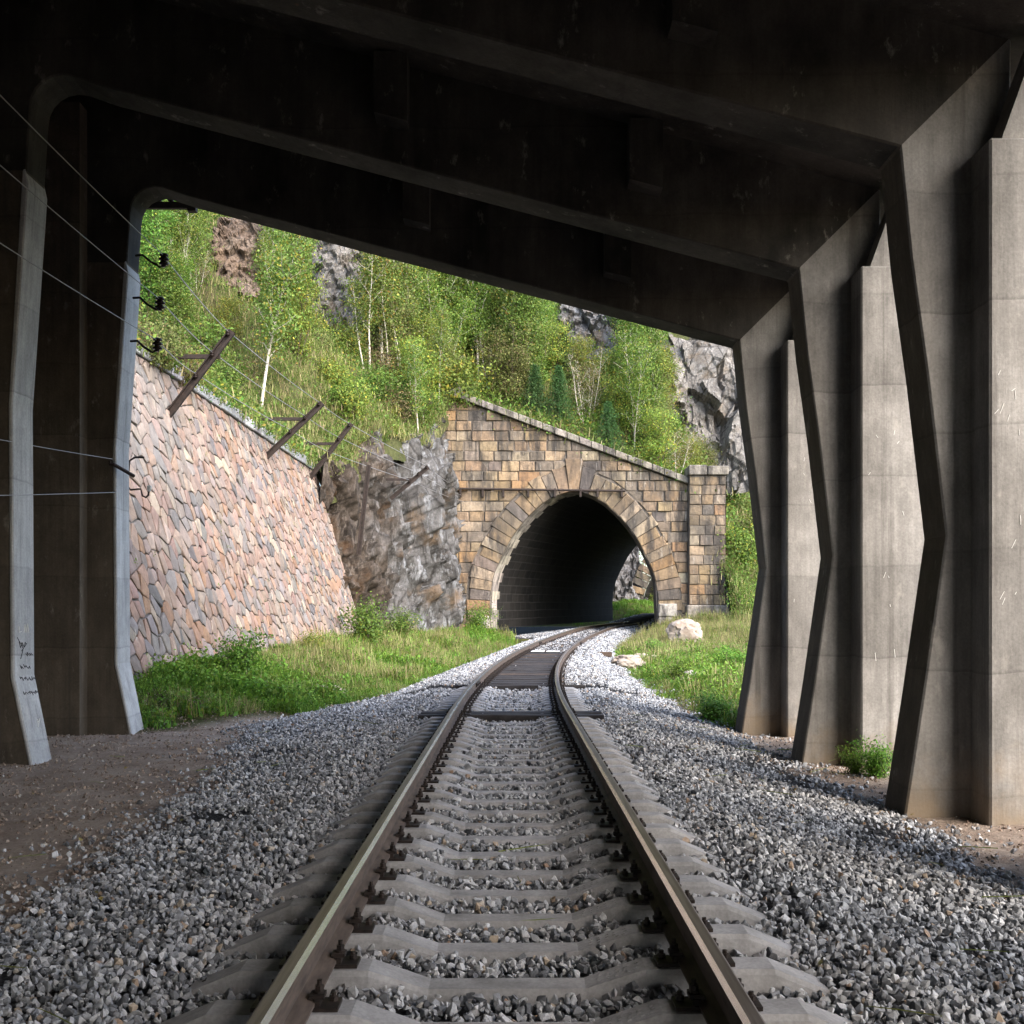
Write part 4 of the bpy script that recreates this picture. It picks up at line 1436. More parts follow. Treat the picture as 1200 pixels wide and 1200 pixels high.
def outcrop(pxa, pya, pxb, pyb, mat, label, seed, name="rock_outcrop", levels=None, lean=.55, bulge=.16, res=64, dpt=None):
    """a rock mass that stands out of the slope, as wide and high as the photo shows it"""
    cx = (pxa + pxb) / 2
    b = PX(cx, pyb, dpt) if dpt else (hit_hill(cx, pyb) or PX(cx, pyb, 60))
    d = b.y if dpt is None else dpt
    w, h = (pxb - pxa) / F * d, (pyb - pya) / F * d
    P, Nn = [], []
    for i in range(res):
        for j in range(res):
            u, v = i / (res - 1) * 2 - 1, j / (res - 1)
            e = max(0.0, 1 - abs(u) ** 3) * (1 - max(0, 2 * v - 1) ** 4)
            wx = u * w * .5 * (1.08 - .25 * v)
            P.append((b.x + wx, d + lean * h * v - bulge * min(w, h) * e + .5 * abs(u) ** 4 * w * .3, b.z - .12 * h + v * h * 1.12))
            Nn.append((u * .35, -.9, .25))
    P, Nn = np.array(P), np.array(Nn)
    m_ = min(w, h)
    lv = levels or [(m_ * .36, m_ * .10, (.8, 1, 1.25)), (m_ * .17, m_ * .06, (.9, 1, 1.1)), (m_ * .075, m_ * .022, (.9, 1, 1.1))]
    P2 = rough(P, Nn, lv, seed, .008 * m_)
    Fq = [(i * res + j, (i + 1) * res + j, (i + 1) * res + j + 1, i * res + j + 1) for i in range(res - 1) for j in range(res - 1)]
    # a back, so that it is a body and not a shell
    o_ = len(P2)
    back = [(b.x, d + lean * h + m_ * .8, b.z + .3 * h)]
    V = np.vstack([P2, back])
    me = bpy.data.meshes.new(name)
    rim = [i * res for i in range(res)] + [(res - 1) * res + j for j in range(1, res)] + [i * res + res - 1 for i in range(res - 2, -1, -1)] + [j for j in range(res - 2, 0, -1)]
    me.from_pydata([tuple(p) for p in V], [], Fq + [(rim[(k + 1) % len(rim)], rim[k], o_) for k in range(len(rim))])
    me.update()
    o = link(name, me, mat)
    tag(o, label, "rock")
    return o
outcrop(236, 236, 300, 335, M['brown_rock'], "brown slabby rock high on the slope above the retaining wall", 60)
outcrop(352, 250, 432, 392, M['cliff'], "pale grey jagged rock between the birches high on the slope", 61)
outcrop(640, 330, 730, 420, M['crag'], "dark grey rock showing among treetops above the tunnel", 62)
outcrop(757, 372, 890, 560, M['cliff'], "big pale cliff of leaning slabs beyond the tunnel hill", 63, res=100, levels=[(3.2, .9, (.6, 1, 1.8)), (1.5, .45, (.65, 1, 1.7)), (.6, .15, (.8, 1, 1.4))])
outcrop(815, 500, 862, 610, M['cliff'], "white broken rock rib just behind the portal pilaster", 64, dpt=70)
outcrop(528, 415, 548, 445, M['cliff'], "small pale rock in the trees over the portal peak", 65)
outcrop(695, 555, 760, 735, M['crag'], "dark rock face beside the second tunnel mouth", 66, dpt=97)
# boulder and loose stones on the right-hand grass
def boulder(px, py, w, h, label, seed, name="boulder", mat=None, sq=(1, .8, .7), d=None):
    dd = d
    b = PX(px, py, dd)
    b.z = ground_z(b.x, b.y)
    bm = bmesh.new()
    bmesh.ops.create_icosphere(bm, subdivisions=4, radius=1.0)
    me = bpy.data.meshes.new(name); bm.to_mesh(me); bm.free()
    P = np.array([v.co[:] for v in me.vertices])
    D = block_field(P, .9, .20, seed) + block_field(P, .35, .05, seed + 1)
    P = P * (1 + D)[:, None] * np.array([w / 2, w / 2 * sq[1], h / 2])
    me.vertices.foreach_set("co", P.astype(np.float32).ravel()); me.update()
    o = link(name, me, mat or M['boulder']); o.location = (b.x, b.y, b.z + h * .36)
    tag(o, label, "rock")
    return o
boulder(803, 752, 1.55, 1.25, "large pale boulder lying in dry grass before the portal", 70, d=47)
boulder(737, 772, .95, .5, "flat pinkish stone at the edge of the ballast", 71, d=34.5)
boulder(755, 766, .75, .4, "small tan stone behind the flat one by the ballast", 72, d=36.5)
boulder(822, 790, 1.0, .35, "low grey stone half sunk in the weeds", 73, d=27)
boulder(378, 805, .9, .3, "flat grey stone in the grass under the retaining wall", 74, d=24, sq=(1, .6, .5))

# ------------------------------------------------------------------ vegetation
GREEN = [((.105, .205, .030), 4), ((.145, .250, .040), 4), ((.075, .150, .024), 3), ((.19, .28, .05), 2), ((.33, .29, .05), .35)]
BIRCH = [((.150, .235, .045), 4), ((.20, .275, .06), 3), ((.110, .185, .036), 3), ((.38, .32, .05), 1.1), ((.30, .20, .05), .4)]
YELLOW = [((.27, .31, .05), 3), ((.21, .29, .05), 4), ((.40, .33, .05), 1.4), ((.15, .22, .04), 3)]
OLIVE = [((.155, .195, .05), 3), ((.20, .225, .065), 3), ((.115, .155, .036), 2), ((.24, .18, .09), .8)]
BROWN = [((.24, .19, .10), 3), ((.21, .21, .08), 3), ((.30, .21, .07), 1.5), ((.15, .18, .05), 2)]
CONIF = [((.05, .11, .035), 3), ((.07, .14, .042), 3), ((.09, .165, .05), 1.5)]
DRY = [((.38, .32, .17), 3), ((.30, .28, .12), 3), ((.20, .24, .06), 2)]
LUSH = [((.14, .27, .03), 4), ((.10, .205, .026), 3), ((.20, .32, .045), 2.5), ((.07, .145, .022), 1.2)]
LUSHY = LUSH + [((.31, .33, .05), 3), ((.27, .26, .10), 2)]

def palette(pal, n, r):
    w = np.array([a[1] for a in pal]); i = r.choice(len(pal), n, p=w / w.sum())
    c = np.array([a[0] for a in pal])[i]
    return c * r.uniform(.75, 1.3, (n, 1))

def leaves_mesh(name, P, size, cols, r, droop=.25, aspect=.62, out=None):
    """one folded rhombus for each leaf"""
    n = len(P)
    d = r.normal(size=(n, 3)); d[:, 2] -= droop * 2; d /= np.linalg.norm(d, axis=1)[:, None]
    up = r.normal(size=(n, 3)) * .6 + np.array([0, 0, 1.0])
    if out is not None:                      # blades face away from the heart of their clump and crown
        up = r.normal(size=(n, 3)) * .33 + np.array([0, 0, .45]) + out
    s_ = np.cross(d, up); s_ /= (np.linalg.norm(s_, axis=1)[:, None] + 1e-9)
    nn = np.cross(s_, d)
    L = (size * r.uniform(.6, 1.35, n))[:, None]
    a = P; b = P + d * L * .5 + s_ * L * aspect * .5 + nn * L * .08; c = P + d * L; e = P + d * L * .5 - s_ * L * aspect * .5 + nn * L * .08
    V = np.stack([a, b, c, e], 1).reshape(-1, 3)
    Fq = np.arange(4 * n).reshape(n, 4)
    return fast_mesh(name, V, Fq, np.repeat(cols, 4, 0))

def limb(mb, p0, d, length, r0, r1, r, bend=.25, n=5, k=5):
    pts = [Vector(p0)]; d = Vector(d).normalized()
    for i in range(n - 1):
        d = (d + Vector(r.normal(size=3)) * bend * .35 + Vector((0, 0, .06))).normalized()
        pts.append(pts[-1] + d * (length / (n - 1)))
    mb.tube(pts, [lerp(r0, r1, i / (n - 1)) for i in range(n)], k, False)
    return pts

def tree_proto(seed, h=8.0, spread=1.5, crown0=.3, nb=26, leaves=6000, leaf=.13, pal=GREEN, stems=1, bark='bark', tr=.085, lean=.05, up=.9, clump=.36, shape=0.0, twig=3):
    """trunk with limbs and a crown of leaf clumps; returns two meshes"""
    r = np.random.RandomState(seed)
    mb = MB(); anchors = []
    for s_ in range(stems):
        a0 = r.uniform(0, 6.28)
        base = Vector((math.cos(a0), math.sin(a0), 0)) * (.12 * (stems > 1)) * r.uniform(.5, 2.2)
        d = Vector((r.normal() * lean + (.18 * math.cos(a0) if stems > 1 else 0), r.normal() * lean + (.18 * math.sin(a0) if stems > 1 else 0), 1))
        hh = h * (1 if s_ == 0 else r.uniform(.65, 1.0))
        tr_ = tr * (1 if s_ == 0 else .75)
        trunk = limb(mb, base - Vector((0, 0, .3)), d, hh, tr_, tr_ * .15, r, .10, 10, 6)
        m = max(4, nb // stems)
        for b in range(m):
            f_ = crown0 + (1 - crown0) * ((b + r.uniform(0, 1)) / m) * .97
            i = f_ * 9; j = min(int(i), 8); p = trunk[j].lerp(trunk[j + 1], i - j)
            az = b * 2.4 + r.uniform(-.5, .5)
            q = (f_ - crown0) / (1 - crown0)
            prof = (math.sin(math.pi * min(1, .18 + q * .82)) ** .7) * (1 - shape) + (1 - q) * shape + .10
            L = spread * prof * r.uniform(.65, 1.2)
            dd = Vector((math.cos(az), math.sin(az), up * r.uniform(.5, 1.3)))
            lp = limb(mb, p, dd, L, tr_ * .32 * (1.1 - q * .6), .006, r, .5, 5, 4)
            for t_ in range(2, 5): anchors.append((lp[t_], L))
            for w_ in range(twig):
                k = r.randint(1, 4)
                dv = Vector(r.normal(size=3)); dv.z = abs(dv.z) * .5 + .1
                tp = limb(mb, lp[k], dv, L * r.uniform(.25, .5), .011, .004, r, .5, 3, 3)
                anchors.append((tp[-1], L)); anchors.append((tp[1], L))
        anchors.append((trunk[-1], spread * .3))
    A = np.array([tuple(a[0]) for a in anchors]); W = np.array([a[1] for a in anchors]) + .15
    # a few anchors stay thin so gaps show
    W *= r.uniform(.15, 1.3, len(W))
    i = r.choice(len(A), leaves, p=W / W.sum())
    P = A[i] + r.normal(size=(leaves, 3)) * clump * .78 * np.array([1, 1, .8])
    tone = r.uniform(.68, 1.3, len(A))[i][:, None]
    cols = palette(pal, leaves, r) * tone
    o1 = P - A[i]; o1 /= np.linalg.norm(o1, axis=1)[:, None] + 1e-6
    o2 = P - np.array([0, 0, h * .5]); o2[:, 2] *= .5; o2 /= np.linalg.norm(o2, axis=1)[:, None] + 1e-6
    return (mb.mesh("trunk", True), leaves_mesh("crown", P, np.full(leaves, leaf), cols, r, out=.55 * o1 + .5 * o2), bark)

def conifer_proto(seed, h=4.0, w=1.1, pal=CONIF):
    r = np.random.RandomState(seed)
    mb = MB(); trunk = limb(mb, (0, 0, -.2), (0, 0, 1), h, .07, .012, r, .02, 8, 6)
    P, D = [], []
    for lv in range(20):
        q = lv / 20; z = h * (.1 + .88 * q)
        nbr = 9 if q < .8 else 6
        for b in range(nbr):
            az = b / nbr * 6.28 + lv * .7 + r.uniform(-.2, .2)
            L = w * (1 - q) ** .85 * r.uniform(.75, 1.15) + .08
            dd = Vector((math.cos(az), math.sin(az), -.12 + .45 * q))
            lp = limb(mb, (0, 0, z), dd, L, .014, .004, r, .12, 4, 3)
            for k in range(34):
                t_ = r.uniform(.1, 1.0) * 3; j = min(int(t_), 2)
                P.append(tuple(lp[j].lerp(lp[j + 1], t_ - j)))
    P = np.array(P) + r.normal(size=(len(P), 3)) * np.array([.06, .06, .035])
    return (mb.mesh("trunk", True), leaves_mesh("crown", P, np.full(len(P), .15), palette(pal, len(P), r), r, .1, .28), 'bark')

def shrub_proto(seed, h=1.6, w=1.2, leaves=2600, leaf=.10, pal=GREEN, stems=16, clump=.22):
    r = np.random.RandomState(seed)
    mb = MB(); A = []
    for s_ in range(stems):
        az = r.uniform(0, 6.28); sp = r.uniform(.1, 1.0)
        lp = limb(mb, (r.normal() * .08, r.normal() * .08, -.1), (math.cos(az) * sp * w / h * 1.2, math.sin(az) * sp * w / h * 1.2, 1), h * r.uniform(.6, 1.05), .018, .004, r, .3, 6, 4)
        for k in range(2, 6): A.append(tuple(lp[k]))
        for q in range(4):
            k = r.randint(2, 6); dv = Vector(r.normal(size=3)); dv.z = abs(dv.z)
            tp = limb(mb, lp[k], dv, h * .22, .008, .003, r, .4, 3, 3); A.append(tuple(tp[-1]))
    A = np.array(A); W = r.uniform(.1, 1.2, len(A)); i = r.choice(len(A), leaves, p=W / W.sum())
    P = A[i] + r.normal(size=(leaves, 3)) * clump
    P[:, 2] = np.abs(P[:, 2])
    tone = r.uniform(.75, 1.2, len(A))[i][:, None]
    return (mb.mesh("stems", True), leaves_mesh("foliage", P, np.full(leaves, leaf), palette(pal, leaves, r) * tone, r, out=(lambda q: q / (np.linalg.norm(q, axis=1)[:, None] + 1e-6))(P - np.array([0, 0, h * .45]))), 'bark')

KIND = {
    'birch': [tree_proto(101, 8, 1.25, .30, 24, 4200, .12, BIRCH, 1, 'birch', .075, .05, 1.2, .34),
              tree_proto(102, 8, 1.15, .38, 22, 3600, .12, BIRCH, 2, 'birch', .07, .06, 1.3, .32),
              tree_proto(103, 8, 1.35, .28, 28, 5200, .12, BIRCH, 1, 'birch', .075, .09, 1.1, .36)],
    'aspen': [tree_proto(111, 8, 1.35, .22, 30, 7500, .12, GREEN, 1, 'birch', .07, .04, 1.3, .36),
              tree_proto(112, 8, 1.6, .20, 32, 8500, .12, GREEN, 2, 'bark', .07, .06, 1.1, .40),
              tree_proto(113, 8, 1.3, .15, 30, 7000, .12, GREEN, 1, 'birch', .065, .05, 1.4, .36),
              tree_proto(114, 8, 1.5, .18, 32, 7600, .12, GREEN + YELLOW[:2], 2, 'birch', .06, .06, 1.2, .40)],
    'willow': [tree_proto(121, 5, 1.9, .08, 34, 7500, .12, OLIVE, 4, 'bark', .05, .1, .9, .36),
               tree_proto(122, 5, 1.7, .08, 30, 6200, .12, YELLOW, 4, 'bark', .05, .1, 1.0, .34)],
    'conifer': [conifer_proto(131), conifer_proto(132, 4, 1.35)],
    'thin': [tree_proto(141, 6, 1.2, .2, 24, 1500, .11, BROWN, 3, 'birch', .045, .09, 1.5, .30, twig=5),
             tree_proto(142, 6, 1.0, .2, 22, 1300, .11, OLIVE, 3, 'birch', .04, .08, 1.6, .28, twig=5)],
    'shrub': [shrub_proto(151), shrub_proto(152, 1.4, 1.5, 3000, .10, YELLOW), shrub_proto(153, 1.5, 1.4, 2600, .10, OLIVE), shrub_proto(154, 1.7, 1.2, 1500, .09, BROWN)],
    'lush_shrub': [shrub_proto(161, 1.2, 1.3, 2600, .085, LUSH, 18, .13)],
}
PH = {'birch': 8.0, 'aspen': 8.0, 'willow': 5.0, 'conifer': 4.0, 'thin': 6.0, 'shrub': 1.6, 'lush_shrub': 1.2}
NAME = {'birch': ('birch_tree', 'tree'), 'aspen': ('leafy_tree', 'tree'), 'willow': ('bushy_tree', 'tree'), 'conifer': ('young_conifer', 'tree'), 'thin': ('sparse_tree', 'tree'), 'shrub': ('shrub', 'shrub'), 'lush_shrub': ('shrub', 'shrub')}
def plant(kind, loc, h, label, var=None, group=None, rz=None, lean=None, wide=1.0):
    P = KIND[kind]
    tm, cm, bk = P[(var if var is not None else rng.randint(0, len(P)))]
    o = empty(NAME[kind][0], loc, rng.uniform(0, 6.28) if rz is None else rz)
    s_ = h / PH[kind]
    o.scale = (s_ * wide, s_ * wide, s_)
    if lean: o.rotation_euler = (lean[0], lean[1], o.rotation_euler[2])
    tag(o, label, NAME[kind][1], group)
    woody = kind in ('shrub', 'lush_shrub')
    link("stems" if woody else "trunk", tm, M[bk], o)
    link("foliage" if woody else "crown", cm, M['leaf'], o)
    return o
def plant_px(kind, px, py, hpx, label, **kw):
    p = hit_hill(px, py)
    if p is None: return None
    p.z -= .1
    return plant(kind, p, hpx / F * p.y, label, **kw)

# trees and shrubs that can be singled out
plant_px('birch', 306, 478, 238, "tall birch with yellowing leaves leaning over the grass spur above the retaining wall", var=2, lean=(0, .12))
plant_px('aspen', 206, 432, 150, "bright green bushy tree right above the retaining wall coping", var=1, wide=1.25)
plant_px('birch', 172, 330, 130, "white birch trunk standing beside the gallery leg above the insulators", var=1)
plant_px('thin', 192, 300, 90, "thin brownish tree behind the bright green one above the wall", var=0)
plant_px('shrub', 262, 472, 55, "low green shrub between the two slanting posts on the wall", var=0)
plant_px('shrub', 236, 432, 62, "round leafy shrub under the slanting post nearest the gallery", var=0)
plant_px('willow', 345, 420, 105, "yellow-green bushy tree at the head of the grass spur", var=1)
plant_px('birch', 432, 442, 165, "forked birch with bare white lower trunk in the gully", var=1)
plant_px('birch', 490, 518, 118, "slender white birch beside the portal's high corner", var=0)
plant_px('birch', 499, 528, 122, "forked slender birch beside the portal's high corner", var=1)
plant_px('birch', 513, 545, 120, "leaning birch touching the portal corner", var=0, lean=(0, .1))
plant_px('shrub', 528, 588, 62, "golden yellow shrub on top of the crag against the portal", var=1, wide=1.1)
plant_px('shrub', 540, 560, 45, "green shrub against the upper courses of the portal by the crag", var=0)
plant_px('willow', 598, 470, 95, "rounded olive bushy tree above the portal coping", var=0)
plant_px('thin', 574, 455, 70, "sparse reddish brown tree beside the rounded olive one", var=0)
plant_px('conifer', 627, 492, 68, "young dark conifer just above the coping", var=0)
plant_px('conifer', 655, 500, 74, "taller young conifer beside another above the coping", var=0)
plant_px('conifer', 713, 533, 66, "broad dark conifer above the lower coping", var=1)
plant_px('thin', 688, 500, 92, "pale twiggy leafless-looking tree between the conifers", var=1, wide=1.2)
plant_px('willow', 768, 553, 78, "dense yellow-green bush at the lower end of the coping", var=1)
plant_px('thin', 792, 556, 74, "beige twiggy bush by the pilaster cap", var=0, wide=1.4)
plant_px('aspen', 745, 525, 150, "tall green tree flecked with yellow over the portal", var=3)
plant_px('aspen', 772, 520, 120, "green tree in front of the pale cliff slabs", var=0)
plant_px('birch', 818, 530, 75, "small bright birch in front of the white rock rib", var=2)
plant_px('conifer', 800, 505, 62, "dark pine at the foot of the pale cliff", var=1)
plant_px('shrub', 868, 690, 55, "green shrub on the bank past the pilaster", var=0)
plant_px('shrub', 862, 710, 45, "yellowing shrub at the pilaster foot", var=1)
plant_px('shrub', 880, 650, 60, "olive shrub higher on the bank past the pilaster", var=2)
# the wood behind: many alike
def fill(n, boxes, kinds, hp, group, labels, seed):
    r = random.Random(seed)
    c_ = 0
    for _ in range(n * 6):
        if c_ >= n: break
        bx = r.choice(boxes)
        px, py = r.uniform(bx[0], bx[2]), r.uniform(bx[1], bx[3])
        p = hit_hill(px, py)
        if p is None: continue
        k = r.choices([a for a, _ in kinds], [b for _, b in kinds])[0]
        hh = r.uniform(*hp[k])
        # keep the rock faces open
        hx = hh * F / p.y
        if -3 < p.x < 9.5 and 57 < p.y < 59.8: continue
        if p.y < 95 and any(a - hx * .14 < px < c2 + hx * .14 and py > b2 and py - hx * .97 < d2 - 12 for (a, b2, c2, d2) in ((250, 245, 292, 320), (362, 270, 418, 365), (662, 350, 718, 395), (785, 390, 870, 480), (832, 515, 862, 595))): continue
        p.z -= .1
        plant(k, p, hh, labels[k], group=group + " " + k)
        c_ += 1
HP = {'birch': (5.5, 8.5), 'aspen': (5.0, 8.5), 'willow': (2.8, 4.5), 'conifer': (2.2, 4.0), 'thin': (3.5, 5.5), 'shrub': (.9, 2.0)}
LB = {'birch': "slender white-stemmed birch in the thick of the hillside wood", 'aspen': "dense green broadleaved tree in the hillside wood", 'willow': "low spreading bushy tree in the hillside wood",
      'conifer': "small conifer in the hillside wood", 'thin': "thin sparse-leaved tree in the hillside wood", 'shrub': "shrub growing on the wooded hillside"}
fill(58, [(372, 360, 560, 455), (440, 330, 640, 440), (560, 380, 700, 460)], [('birch', 3), ('aspen', 5), ('willow', 1)], HP, "wood above the tunnel", LB, 1)
fill(34, [(640, 400, 780, 500), (600, 380, 760, 450), (700, 440, 790, 530)], [('birch', 2), ('aspen', 4), ('willow', 2), ('thin', 2), ('conifer', 1)], HP, "wood above the tunnel", LB, 2)
fill(34, [(150, 250, 345, 420), (150, 260, 260, 400), (280, 280, 420, 400)], [('birch', 2), ('aspen', 3), ('willow', 2), ('thin', 2)], {**HP, 'birch': (4, 6), 'aspen': (3.5, 5.5), 'willow': (2, 3.2), 'thin': (2.5, 4)}, "trees above the retaining wall",
     {k: v.replace("in the hillside wood", "on the slope above the retaining wall").replace("in the thick of the hillside wood", "on the slope above the retaining wall") for k, v in LB.items()}, 3)
fill(60, [(540, 400, 820, 560), (372, 380, 540, 500)], [('shrub', 6), ('willow', 1)], HP, "undergrowth above the tunnel", {**LB, "willow": "spreading bush in the undergrowth beneath the hillside trees"}, 4)
fill(22, [(150, 330, 340, 480)], [('shrub', 1)], {'shrub': (.6, 1.3)}, "shrubs above the retaining wall", {'shrub': "low shrub on the slope right above the retaining wall"}, 5)
fill(14, [(770, 400, 890, 600)], [('shrub', 3), ('willow', 1)], {'shrub': (1.2, 2.4), 'willow': (2.2, 3.5)}, "bushes about the pale cliff", {'shrub': "bush clinging to the rocks beyond the pilaster", 'willow': "spreading bush among the rocks beyond the pilaster"}, 6)
fill(12, [(852, 560, 893, 720)], [('shrub', 3), ('willow', 1)], {'shrub': (1.0, 1.8), 'willow': (2.0, 3.0)}, "bushes on the bank", {'shrub': "green bush on the bank past the portal pilaster", 'willow': "taller spreading bush on the bank past the portal pilaster"}, 7)
fill(16, [(380, 430, 540, 590)], [('shrub', 1)], {'shrub': (.4, .9)}, "low shrubs on the grass spur", {'shrub': "low shrub in the grass of the spur over the crag"}, 8)

# ---- grass and weeds
def tuft(seed, n=16, h=.3, w=.012, spread=.12, pal=LUSH, curl=.5):
    r = np.random.RandomState(seed)
    V, Fq, C_ = [], [], []
    col = palette(pal, n, r)
    for k in range(n):
        az = r.uniform(0, 6.28); b = np.array([r.normal() * spread, r.normal() * spread, -.02])
        dv = np.array([math.cos(az), math.sin(az), 0]); sd = np.array([-math.sin(az), math.cos(az), 0])
        hh = h * r.uniform(.5, 1.2); cu = curl * r.uniform(.2, 1.3) * hh
        o = len(V)
        for q, (t_, wd) in enumerate(((0, 1), (.45, .85), (.8, .5), (1, .06))):
            c_ = b + dv * cu * t_ ** 2 + np.array([0, 0, hh * (t_ - .18 * t_ ** 3)])
            V += [c_ - sd * w * wd, c_ + sd * w * wd]; C_ += [col[k], col[k]]
        for q in range(3): Fq.append((o + 2 * q, o + 2 * q + 1, o + 2 * q + 3, o + 2 * q + 2))
    me = fast_mesh("tuft", np.array(V), Fq, np.array(C_)); me.materials.append(M['leaf'])
    return me
def weed(seed, n=34, h=.28, leaf=.085, spread=.14, pal=LUSH):
    r = np.random.RandomState(seed)
    P = r.normal(size=(n, 3)) * np.array([spread, spread, 0]); P[:, 2] = np.abs(r.normal(size=n)) * h * .55
    me = leaves_mesh("weed", P, np.full(n, leaf * .8), palette(pal, n, r), r, -.1, .6); me.materials.append(M['leaf'])
    return me
protos = [tuft(1), tuft(2, 18, .24), tuft(3, 14, .36, .010, .12, LUSHY), weed(4), weed(5, 40, .32, .07), weed(6, 26, .22, .10, .16, LUSHY), tuft(7, 14, .55, .008, .12, DRY, .35), tuft(8, 12, .7, .007, .14, DRY, .3)]
pts, rots, scl, idx = [], [], [], []
def add_t(x, y, z, s_, k):
    pts.append((x, y, z)); rots.append((rng.normal() * .12, rng.normal() * .12, rng.uniform(0, 6.28))); scl.append(s_); idx.append(k)
r = random.Random(77)
def sow_ground(n, x0, x1, y0, y1):
    for _ in range(n):
        x, y = r.uniform(x0, x1), r.uniform(y0, y1)
        u = x - xc(y)
        L, Rr = interp(UL, y) + edge_wob(y, 0), interp(UR, y) + edge_wob(y, 5)
        if -L - .05 < u < Rr + .05: continue
        over = (-u - L) if u < 0 else (u - Rr)
        if x < 0:
            xf = wall_foot(y)[0] if y < 42 else lerp(-5.65, -2.2, min(1, (y - 42) / 10))
            if x < xf: continue
            if y < 20.5 and over < 1.4 - .45 * (y - 18) + .5 * n3(x, y, 3, 1.1): continue      # bare soil by the gallery mouth
        if y > 56.4 and x < 11.5: continue
        if x > 0 and y < 18.2 and x > 3.3 and y < 17.7: continue
        thin = n3(x, y, 12, .8)
        if over < .5 and r.random() > .35 + over: continue
        if thin < -.12 and r.random() < .65: continue
        z = ground_z(x, y)
        m_ = n3(x, y, 22, .35)
        lush = (y < 30)
        if x > 0 and x > 4.2 and r.random() < sstep(33, 48, y + 6 * m_): k = r.choice([6, 7, 7, 6, 2, 5])
        elif x > 0 and r.random() < .5: k = r.choice([2, 2, 5, 5, 6])
        elif x < 0 and y > 25: k = r.choice([2, 2, 6, 0, 5, 7, 3, 6]) if m_ > -.15 else r.choice([0, 1, 3, 2])
        else: k = r.choice([0, 1, 3, 4, 3]) if m_ < .05 else r.choice([2, 5, 3, 6, 4, 2])
        add_t(x, y, z, r.uniform(.5, 1.3) * (1.15 if over > .6 else .7) * (.5 + .6 * sstep(-.3, .4, n3(x, y, 41, .7))) * (.85 if k > 5 else 1), k)
sow_ground(15000, -7.3, 0, 17.8, 34)
sow_ground(7000, -6, 0, 34, 57)
sow_ground(15000, 2.5, 12, 17.4, 40)
sow_ground(12000, 3, 15, 40, 58)
N = len(pts)
scatter("grass", pts, rots, scl, idx, protos, "bright green grass and weeds on both sides of the track outside the gallery")
pts, rots, scl, idx = [], [], [], []
hp = [tuft(21, 16, .34, .012, .2, OLIVE + GREEN[:2] + DRY[:2]), tuft(22, 16, .42, .011, .2, DRY + OLIVE[:1]), weed(23, 36, .3, .10, .22, GREEN), weed(24, 30, .35, .11, .22, OLIVE), weed(25, 34, .35, .11, .25, GREEN + YELLOW)]
for _ in range(15000):
    y = r.uniform(18, 57.1); x = xe(y) - r.uniform(0, 1) ** 1.3 * 17
    z = hill_z(x, y)
    if z is None: continue
    spur = 42 < y < 53
    k = r.choice([0, 1, 1, 0, 2]) if spur else r.choice([0, 2, 3, 4, 2, 1])
    add_t(x, y, z, r.uniform(.7, 1.5), k)
for _ in range(17000):
    y = 57.3 + r.uniform(0, 1) ** 1.2 * 55; x = r.uniform(-22, 26)
    z = hill_z(x, y)
    if z is None or z < .3: continue
    add_t(x, y, z, r.uniform(1.0, 2.4), r.choice([0, 2, 3, 4, 2, 1]))
for _ in range(1300):                       # along the brow of the crag
    y = r.uniform(42, 57); x = xe(y) - r.uniform(-.12, .9)
    z = hill_z(min(x, xe(y) - .02), y)
    if z is not None: add_t(x, y, z - .05, r.uniform(.6, 1.3), r.choice([0, 1, 1, 2]))
for _ in range(1500):                       # on the bank by the pilaster
    x = 11 + r.uniform(0, 1) ** 1.5 * 7; k_ = r.uniform(0, 1)
    y = lerp(57.22, bank_y(x), k_); z = lerp(zC0(x), .8, k_ ** .9)
    add_t(x, y, z, r.uniform(.8, 1.6), r.choice([0, 1, 2, 2, 3]))
scatter("hillside_grass", pts, rots, scl, idx, hp, "rough grass and low weeds covering the steep hillside")
pts, rots, scl, idx = [], [], [], []
for _ in range(900):
    y = r.uniform(83, 98); x = r.uniform(2, 14)
    if abs(x - xc(y)) < 2.2: continue
    add_t(x, y, ground_z(x, y), r.uniform(1, 1.8), r.choice([0, 1]))
scatter("bank_grass", pts, rots, scl, idx, protos[:2], "bright grass bank seen through the far end of the tunnel")

# weeds rooted in the joints of the retaining wall
pts, rots, scl, idx = [], [], [], []
for _ in range(70):
    u = r.uniform(.5, WLEN - .5); v = r.uniform(.25, .98) if r.random() < .5 else r.uniform(.85, 1.0)
    p = wall_pt(u, v, .03)
    add_t(p.x, p.y, p.z, r.uniform(.25, .75), r.choice([0, 1, 2]))
scatter("wall_weeds", pts, rots, scl, idx, [weed(31, 14, .18, .08, .06, LUSH), weed(32, 18, .2, .07, .07, OLIVE), tuft(33, 10, .3, .008, .04, DRY, .9)], "small weeds rooted in the joints of the retaining wall")
# fallen leaves and bits of stalk on the ballast
lf = []
for k in range(4):
    rr_ = np.random.RandomState(400 + k)
    me = leaves_mesh("fallen", np.zeros((1, 3)), np.array([.05]), np.array([[(.30, .19, .08), (.36, .27, .10), (.20, .12, .06), (.30, .28, .14)][k]]), rr_, 0, .6, out=np.array([[0, 0, 3.0]])); me.materials.append(M['leaf']); lf.append(me)
me = tuft(410, 1, .35, .004, .01, DRY, .2); lf.append(me)
pts, rots, scl, idx = [], [], [], []
for _ in range(420):
    y = r.uniform(3.2, 17.5); x = r.uniform(-5, 4.0)
    if abs(abs(x - xc(y)) - .795) < .12: continue
    k = r.choice([0, 1, 2, 3, 0, 4])
    pts.append((x, y, ground_z(x, y) + .055)); scl.append(r.uniform(.5, 1.1)); idx.append(k)
    rots.append((1.5 + rng.normal() * .08, rng.normal() * .2, rng.uniform(0, 6.28)) if k == 4 else (rng.normal() * .25, rng.normal() * .25, rng.uniform(0, 6.28)))
